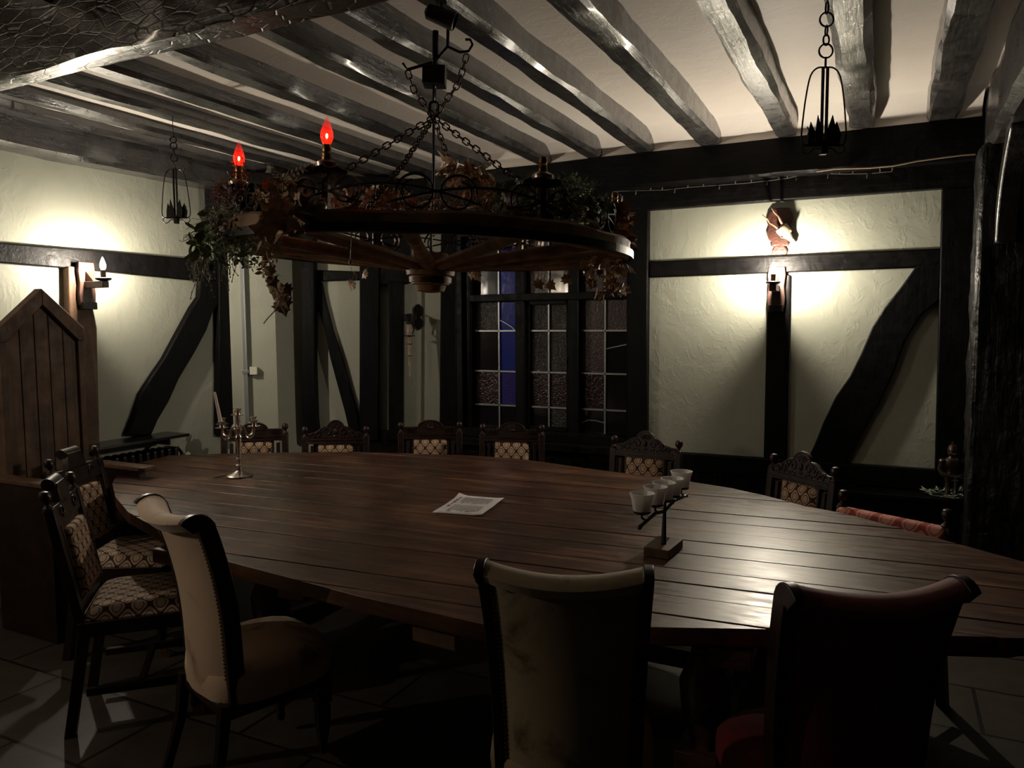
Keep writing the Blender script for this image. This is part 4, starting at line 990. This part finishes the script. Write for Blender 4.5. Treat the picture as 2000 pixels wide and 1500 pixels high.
for k_ in range(4):
    a_ = PI / 4 + k_ * PI / 2; c_, s_ = math.cos(a_), math.sin(a_); pr = [(.012, .272), (.028, .288), (.04, .283), (.052, .255), (.068, .228), (.084, .222), (.108, .234), (.118, .26), (.118, .286)]
    MB().tube(soft([(r * c_, r * s_, z) for r, z in pr], 3), .0064, 8).build('arm', M['silver'], cd)
    cup((.118 * c_, .118 * s_), .284, cd)
A_ = cd.location.copy(); bx = pD(428, 812, (q_.x * -SH + q_.y * CH) - .05); 
best = min(range(4), key=lambda k_: (Vector((A_.x + .118 * math.cos(PI / 4 + k_ * PI / 2 + HEAD + .35), A_.y + .118 * math.sin(PI / 4 + k_ * PI / 2 + HEAD + .35), 0)) - Vector((bx.x, bx.y, 0))).length)
an = PI / 4 + best * PI / 2 + HEAD + .35; cb = Vector((A_.x + .118 * math.cos(an), A_.y + .118 * math.sin(an), TZ + .296))
lx = Vector((-CH, -SH, 0)) * .17
tc_ = MB(); tc_.tube([cb, cb + Vector((0, 0, .19)) + lx * .19], [.0105, .0065], 14); tag(tc_.build('taper_candle', M['wax'], None, .001, loc=cb), 'pale unlit taper candle leaning in the left arm of the silver candelabra', 'candle')
q1, q2 = pz(445, 927, TZ + .003), pz(419, 933, TZ + .003); mb = MB().tube([q1, q1.lerp(q2, .3) + Vector((.004, .008, 0)), q1.lerp(q2, .7), q2], .0022, 5).ball(q2, .006, 8, (1.6, 1, .4))
tag(mb.build('black_wire', M['iron'], None, loc=q2), 'small dark bent wire lying beside the foot of the silver candelabra', 'wire')  # a loose piece of bent black wire, not a tool
# paper
c4_ = [pz(x, y, TZ + .002) for x, y in ((897, 967), (985, 974), (940, 1008), (844, 1001))]; pc = sum(c4_, Vector()) / 4
def bil(u, v): return (c4_[0] * (1 - u) + c4_[1] * u) * (1 - v) + (c4_[3] * (1 - u) + c4_[2] * u) * v
mb = MB(); v_ = []; f_ = []; n_ = 10
for j in range(n_ + 1):
    for i in range(n_ + 1):
        u, v = i / n_, j / n_; p_ = bil(u, v) - pc; lift = .012 * max(0, 1 - math.hypot(u, v) / .18) + .004 * max(0, u - .8) * 5 + .0012 * math.sin(v * 9); v_.append((p_.x, p_.y, p_.z + lift))
for j in range(n_):
    for i in range(n_): f_.append((j * (n_ + 1) + i, j * (n_ + 1) + i + 1, (j + 1) * (n_ + 1) + i + 1, (j + 1) * (n_ + 1) + i))
mb.add(v_, f_); pp = mb.build('paper_sheet', M['paper'], None, loc=None); pp.location = pc; so_ = pp.modifiers.new('t', 'SOLIDIFY'); so_.thickness = .0004
tag(pp, 'white printed sheet of paper lying flat in the middle of the table', 'paper')
mb = MB(); random.seed(5)
def dash(u0, u1, v0, h_):
    a, b_, c_, d_ = bil(u0, v0) - pc, bil(u1, v0) - pc, bil(u1, v0 + h_) - pc, bil(u0, v0 + h_) - pc
    mb.add([p_ + Vector((0, 0, .0030)) for p_ in (a, b_, c_, d_)], [(0, 1, 2, 3)])
for r in range(13):                                # two columns of small illegible print, turned side-on as in the photograph
    for (va, vb) in ((.12, .46), (.54, .90)):
        u = .22 + r * .048
        v = va
        while v < vb - random.uniform(0, .1):
            l = random.uniform(.015, .06); dash(u, u + .022, v, min(l, vb - v)); v += l + .012
for k_ in range(5): dash(.10 + random.uniform(-.01, .01), .14, .14 + k_ * .11, .07)
mb.build('printed_lines', M['ink'], pp, smooth=0)
# five cup candle holder
bs = [pz(x, y, TZ + .034) for x, y in ((1257, 1068), (1285, 1046), (1334, 1053), (1306, 1076))]
hb = sum(bs, Vector()) / 4; hd = thing('tealight_stand', (hb.x, hb.y, TZ), 'black iron branch stand on a dark wooden block, holding five glass cups', 'candle holder', None, 0)
lc = [p_ - Vector((hb.x, hb.y, TZ)) for p_ in bs]
MB().slab(lc, (0, 0, -.0335)).build('base_block', M['wood_brown'], hd, .002)
e0 = pz(1249, 1030, .90) - Vector((hb.x, hb.y, TZ)); e1 = pz(1340, 968, .90) - Vector((hb.x, hb.y, TZ)); st_ = pz(1296, 1063, TZ + .034) - Vector((hb.x, hb.y, TZ)); md = (e0 + e1) / 2
rims = [(1254, 964), (1280, 951), (1297, 943), (1313, 935), (1331, 921)]; cups = [pz(x, y, 1.0) for x, y in rims]
MB().tube([st_, st_.lerp(md, .6) + Vector((0, 0, .02)), md + Vector((0, 0, .0))], [.010, .0075, .006], 8).tube([md + Vector((0, 0, -.02)), md + Vector((0, 0, .03))], .006, 8).build('stem', M['iron'], hd)
MB().tube([e0, e0.lerp(e1, .3) + Vector((0, 0, .012)), md + Vector((0, 0, -.004)), e0.lerp(e1, .7) + Vector((0, 0, .012)), e1], .0065, 8).ball(e0, .009, 8).ball(e1, .009, 8).build('branch_bar', M['iron'], hd)
for k_, c_ in enumerate(cups):
    l = c_ - Vector((hb.x, hb.y, TZ)); q_ = (l - e0).dot(e1 - e0) / (e1 - e0).length_squared; fo = e0.lerp(e1, max(.04, min(.96, q_)))
    MB().lathe([(.004, .0), (.030, .0), (.031, .004), (.031, .010), (.029, .010), (.028, .004), (.004, .004)], 22, Matrix.Translation((l.x, l.y, .170))).build('cup_plate', M['iron'], hd)
    MB().tube([fo, (l.x, l.y, fo.z + .012), (l.x, l.y, .171)], .0045, 6).build('upright', M['iron'], hd)
GL = ['leftmost and nearest the camera', 'second from the left', 'in the middle', 'second from the right', 'rightmost and farthest from the camera']
for k_, c_ in enumerate(cups):
    g = thing('glass_candle_cup', (c_.x, c_.y, TZ + .176), 'frosted glass tealight cup on the branch stand, ' + GL[k_], 'candle cup', 'glass cups on the branch stand')
    MB().lathe([(.003, 0), (.029, 0), (.032, .004), (.037, .04), (.044, .063), (.0448, .066), (.042, .066), (.035, .042), (.0295, .008), (.003, .006)], 26).build('cup', M['cup_glass'], g)
    MB().lathe([(.003, .008), (.019, .008), (.019, .022), (.003, .021)], 18).build('tealight', M['tin'] if k_ else M['wax'], g)
# ================================================================== LEFT SIDE: throne, radiator
th = thing('plank_throne', (-4.2, 2.6, 0), 'tall plank backed throne with a pointed gable against the left wall', 'throne')
yl = [-.20, -.12, -.04, .04, .12, .20]
for i in range(5):
    a, b_ = yl[i] + .0015, yl[i + 1] - .0015
    za, zb = 1.79 - abs(a) * .93, 1.79 - abs(b_) * .93; top = [(a, za), (b_, zb)] if i != 2 else [(a, za), (0, 1.79), (b_, zb)]
    MB().prism([(b_, .3), (a, .3)] + top, 0 + random.uniform(0, .003), .03, 'x').build('back_plank', M['wood_brown'], th, .003)
for s_ in (-1, 1):
    MB().prism([(0, 1.815), (s_ * .232, 1.60), (s_ * .232, 1.525), (s_ * .20, 1.525), (s_ * .0, 1.725)], -.01, .055, 'x').build('gable_moulding', M['wood_brown'], th, .004)
    MB().box(-.01, .045, s_ * .215 - .018, s_ * .215 + .018, 0, 1.54).build('back_post', M['wood_brown'], th, .004)
    MB().box(-.0, .53, s_ * .255 - .045, s_ * .255 + .045, .80, .825).build('armrest', M['wood_brown'], th, .006)
    MB().box(.0, .47, s_ * .255 - .02, s_ * .255 + .02, 0, .80).build('side_panel', M['maho'], th, .004)
MB().prism([(0.03, -.232), (.50, -.232), (.56, -.12), (.575, 0), (.56, .12), (.50, .232), (.03, .232)], .52, .56).build('seat', M['wood_brown'], th, .006)
MB().box(.40, .44, -.23, .23, 0, .52).build('front_panel', M['wood_brown'], th, .004)
rd_ = thing('radiator', (XL, 3.33, 0), 'black column radiator on the left wall beyond the throne', 'radiator')
for k_ in range(12):
    y_ = -.33 + k_ * .056; MB().box(.04, .16, y_ - .021, y_ + .021, .12, .78).build('column', M['black_paint'], rd_, .016, seg=3)
MB().tube([(.10, -.34, .18), (.10, .31, .18)], .016, 8).tube([(.10, -.34, .72), (.10, .31, .72)], .016, 8).build('header_pipe', M['black_paint'], rd_)
MB().box(.0, .04, -.2, -.18, .3, .7).box(.0, .04, .2, .22, .3, .7).build('wall_bracket', M['black_paint'], rd_)
MB().box(.05, .15, -.34, -.3, 0, .13).box(.05, .15, .24, .28, 0, .13).build('foot', M['black_paint'], rd_, .006)
MB().tube([(.10, .29, .74), (.10, .345, .76), (.10, .375, .72), (.10, .38, .66), (.10, .38, .0)], .012, 8).build('valve_pipe', M['black_paint'], rd_)
MB().lathe([(.008, 0), (.023, 0), (.024, .006), (.024, .045), (.018, .05), (.004, .05)], 18, Matrix.Translation((.11, .385, .69)) @ Matrix.Rotation(math.radians(68), 4, 'Y')).build('valve_knob', M['offwhite'], rd_)
sh = MB().box(0, .23, -.40, .34, .0, .02).box(0, .16, -.30, -.28, -.05, 0).box(0, .16, .22, .24, -.05, 0); sh = sh.build('radiator_shelf', M['black_paint'], None, .004); sh.location = (XL, 3.33, .85)
tag(sh, 'glossy black shelf fixed to the left wall over the radiator', 'shelf')
# ================================================================== WALL PIECES
# conduit pipe with its white box
u_, z_ = PC1.pick(479, 700, .03); b0 = PC1.at(u_, 0, .004); rzC = math.atan2(cu.y, cu.x)
cp = thing('conduit_pipe', (b0.x, b0.y, 0), 'thin grey metal conduit running down the pale wall beside the corner post', 'pipe', None, math.atan2(PC1.u.y, PC1.u.x))
MB().tube([(0, -.03, 2.44), (0, -.03, .0)], .016, 10).build('pipe', M['grey_metal'], cp)
MB().box(-.024, .024, -.05, 0, 1.245, 1.275).build('pipe_clip', M['grey_metal'], cp, .003)
MB().box(.03, .085, -.05, 0, 1.235, 1.295).build('junction_box', M['offwhite'], cp, .004)
# torch bracket and torch
u_, z_ = PC.pick(818, 620, .01); b0 = PC.at(u_, z_, .003)
tb = thing('torch_bracket', tuple(b0), 'black wrought iron torch bracket with pointed backplate on the pale strip of wall', 'bracket', None, rzC)
MB().prism([(0, .11), (.035, .075), (.035, .03), (.012, 0), (.035, -.03), (.035, -.065), (0, -.105), (-.035, -.065), (-.035, -.03), (-.012, 0), (-.035, .03), (-.035, .075)], -.008, 0, 'y').build('backplate', M['iron'], tb, .002)
MB().tube([(0, -.005, .01), (-.02, -.05, .03), (-.015, -.08, .015), (-.03, -.11, .0), (-.05, -.14, .0)], .006, 6).tube([(-.05, -.13, -.02), (-.03, -.10, -.10), (-.05, -.16, -.145), (-.062, -.17, -.145)], .0055, 6).build('arm', M['iron'], tb)
rc_ = (-.062, -.17)
mb = MB(); nn = 24; v_ = []; f_ = []
for k_ in range(nn):
    a_ = 2 * PI * k_ / nn; h_ = .028 if k_ % 6 < 3 else .005
    for r, z in ((.040, -.03), (.044, -.03), (.052, h_), (.048, h_)): v_.append((rc_[0] + r * math.cos(a_), rc_[1] + r * math.sin(a_), z))
for k_ in range(nn):
    for j in range(4): f_.append((k_ * 4 + j, k_ * 4 + (j + 1) % 4, ((k_ + 1) % nn) * 4 + (j + 1) % 4, ((k_ + 1) % nn) * 4 + j))
mb.add(v_, f_).build('crown_ring', M['iron'], tb)
MB().tube([(rc_[0] + .037 * math.cos(q__ * PI / 8), rc_[1] + .037 * math.sin(q__ * PI / 8), -.145) for q__ in range(16)], .005, 6, True, flat=(0, 0, 1)).build('lower_ring', M['iron'], tb)
tw = thing('wooden_torch', tuple(b0 + PC.u * rc_[0] + PC.n * -rc_[1]), 'pale tapered wooden torch held in the iron bracket', 'torch', None, rzC)
MB().lathe([(.004, -.47), (.010, -.468), (.011, -.455), (.008, -.445), (.012, -.36), (.017, -.24), (.021, -.12), (.023, -.06), (.020, -.055), (.004, -.05)], 18).build('shaft', M['wax'] if False else mat_plain('pale_torch_wood', (.20, .145, .10), .5, 0, .4, 30, .001), tw)
MB().lathe([(.02, -.055), (.026, -.05), (.03, -.01), (.020, 0), (.01, .004)], 14).build('charred_head', M['iron'], tw)
MB().lathe([(.0190, -.215), (.0192, -.208), (.0185, -.205)], 18).build('binding', M['iron'], tw)
MB().lathe([(.0150, -.305), (.0155, -.298)], 18).build('binding', M['iron'], tw)
# mounted skull
u_, z_ = PB.pick(1524, 455, 0)
sk = thing('mounted_deer_skull', (u_, YB, z_), 'small deer skull with antlers on a carved wooden plaque above the right sconce', 'trophy')
mb = MB(); pl_ = [(0, .16), (.05, .155), (.075, .12), (.085, .08), (.07, .04), (.085, .0), (.07, -.04), (.05, -.06), (.06, -.075), (.05, -.09), (.03, -.085), (.05, -.12), (.045, -.14), (.025, -.145), (.008, -.12)]
mb.prism(pl_ + [(-x, z) for x, z in reversed(pl_) if x > 0], -.022, 0, 'y').build('plaque', M['plaque'], sk, .006)
SM = Matrix.Translation((.01, -.05, .03)) @ Matrix.Rotation(math.radians(-38), 4, 'Y') @ Matrix.Rotation(math.radians(22), 4, 'X')
n_ = 14; prof = [(.0, .005), (-.01, .030), (.0, .038), (.03, .037), (.055, .030), (.08, .022), (.105, .016), (.125, .013), (.135, .006)]; v_ = []; f_ = []
for i, (l, r) in enumerate(prof):
    for k_ in range(n_):
        a_ = 2 * PI * k_ / n_; v_.append((r * math.cos(a_) * (1.1 if i < 5 else .95), -.02 + r * .8 * math.sin(a_), -l))
for i in range(len(prof) - 1):
    for k_ in range(n_): f_.append((i * n_ + k_, i * n_ + (k_ + 1) % n_, (i + 1) * n_ + (k_ + 1) % n_, (i + 1) * n_ + k_))
f_.append(list(range(n_))); f_.append([(len(prof) - 1) * n_ + k_ for k_ in range(n_)])
mb = MB().add(v_, f_, SM)
for s_ in (-1, 1): mb.ball((s_ * .03, -.03, -.045), .012, 8, (1, .7, 1.2), SM).ball((s_ * .010, -.03, -.11), .006, 6, (.8, .7, 2.4), SM)
skull = mb.build('skull', M['bone'], sk, smooth=60)
for s_ in (-1, 1): MB().ball((s_ * .034, -.038, -.045), .0085, 8, (.8, .6, 1.1), SM).build('eye_socket', M['plaque'], skull)
for s_ in (-1, 1):
    MB().tube([(s_ * .018, -.02, .005), (s_ * .022, -.03, .04), (s_ * .032, -.055, .08), (s_ * .028, -.085, .12), (s_ * .034, -.09, .16)], [.0085, .008, .0065, .005, .002], 8, M=SM).tube([(s_ * .028, -.046, .068), (s_ * .032, -.08, .082), (s_ * .03, -.095, .1)], [.006, .004, .0015], 6, M=SM).ball((s_ * .018, -.02, .008), .0125, 8, (1, 1, .6), SM).build('antler', M['antler'], sk)
# string of fairy lights and the tan cable along the beam
def onbeam(x, y, off): u_, z_ = PB.pick(x, y, off); return PB.at(u_, z_, off)
pts = [(1142, 372), (1200, 374), (1260, 372), (1300, 371), (1345, 366), (1400, 362), (1455, 358), (1510, 352), (1540, 348), (1572, 340), (1610, 339), (1650, 340), (1700, 339), (1742, 335)]
W_ = [onbeam(x, y, .085) for x, y in pts]; o0 = W_[0]
fl = thing('fairy_lights', tuple(o0), 'thin string of tiny unlit fairy lights pinned along the wall beam', 'string lights')
MB().tube([p_ - o0 for p_ in W_], .0022, 5).build('wire', M['tin'], fl)
for k_ in range(24):
    s_ = k_ / 23 * (len(W_) - 1.001); i = int(s_); p_ = W_[i].lerp(W_[i + 1], s_ - i) - o0; up_ = 1 if k_ % 3 else -1
    MB().tube([p_, p_ + Vector((.003, -.004, up_ * .012)), p_ + Vector((.0, -.006, up_ * .028))], [.002, .0035, .003], 6).build('fairy_bulb', M['tin'], fl)
pts = [(1595, 335), (1630, 330), (1700, 328), (1745, 324), (1790, 315), (1840, 308), (1880, 303), (1905, 301)]; W_ = [onbeam(x, y, .19 if x < 1950 else .1) for x, y in pts]
tag(MB().tube(W_, .0045, 6).build('cable', M['cord'], None, loc=W_[0]), 'tan electric cable tacked along the black beam towards the right pier', 'cable')
# knight statuette with its wreath, on the dado ledge
u_, z_ = PB.pick(1858, 966, .13)
kn = thing('knight_statuette', (u_, YB - .13, zl), 'dark bronze knight in armour statuette on the ledge beside the right pier', 'statuette', None, HEAD * .6)
MB().box(-.05, .05, -.04, .04, 0, .012).build('plinth', M['iron'], kn, .003)
for s_ in (-1, 1): MB().lathe([(.018, .012), (.014, .03), (.017, .06), (.015, .085), (.022, .115), (.02, .13)], 12, c=(s_ * .022, 0)).build('leg', M['armour'], kn)
MB().lathe([(.030, .115), (.042, .13), (.034, .15), (.040, .175), (.050, .205), (.046, .225), (.022, .238), (.018, .245)], 16, Matrix.Diagonal((1, .72, 1, 1))).build('breastplate', M['armour'], kn)
for s_ in (-1, 1):
    MB().ball((s_ * .056, 0, .212), .022, 12, (1, .9, .8)).build('shoulder_plate', M['armour'], kn)
    MB().tube([(s_ * .06, 0, .205), (s_ * .072, -.005, .165), (s_ * .062, -.02, .14), (s_ * .02, -.042, .128), (s_ * .004, -.044, .126)], [.014, .012, .013, .010, .010], 8).build('arm', M['armour'], kn)
MB().lathe([(.016, .238), (.026, .25), (.030, .27), (.030, .29), (.022, .308), (.006, .316)], 16).prism([(-.004, .31), (.0, .335), (.02, .325), (.034, .30), (.026, .30)], -.003, .003, 'x').box(-.018, .018, -.034, -.02, .272, .280).tube([(-.026, -.012, .265), (0, -.040, .262), (.026, -.012, .265)], .006, 6).build('helmet', M['armour'], kn)
MB().box(-.004, .004, -.05, -.044, .01, .13).box(-.018, .018, -.05, -.044, .105, .111).build('sword', M['tin'], kn)
random.seed(21)
def f11(mb):
    for k_ in range(90):
        a_ = 2 * PI * k_ / 90 + random.uniform(-.1, .1); r = random.uniform(.07, .10); p_ = Vector((u_ + r * 1.35 * math.cos(a_), YB - .13 + r * .85 * math.sin(a_) * .9, zl + random.uniform(.004, .03)))
        leaf(mb, p_, (math.cos(a_) + random.uniform(-.8, .8), math.sin(a_) * .7 + random.uniform(-.8, .3), random.uniform(.0, .5)), (0, 0, 1), random.uniform(.03, .05), 'oval' if k_ % 2 else 'lance')
    mb.tube([(u_ + .115 * math.cos(a_ / 8 * PI), YB - .13 + .065 * math.sin(a_ / 8 * PI), zl + .008) for a_ in range(16)], .004, 5, True)
garland('leaf_wreath', 'green leaf wreath laid round the feet of the knight statuette', [M['pale_leaf']], f11, 'wreath', None)
# black spot lamp clipped under a joist
q_ = pD(862, 34, 2.78)
sp_ = thing('spot_lamp', (q_.x, q_.y, ZJ), 'small black unlit spot lamp fixed under a joist near the top of the picture', 'lamp', None, HEAD)
MB().box(-.02, .02, -.02, .02, -.02, .004).tube([(0, 0, -.015), (.0, 0, -.05)], .006, 6).build('bracket', M['iron'], sp_)
MB().lathe([(.01, -.06), (.026, -.05), (.03, .0), (.034, .05), (.030, .052), (.026, .03), (.004, .025)], 18, Matrix.Translation((0, 0, -.07)) @ Matrix.Rotation(math.radians(110), 4, 'Y')).build('lamp_head', M['iron'], sp_)
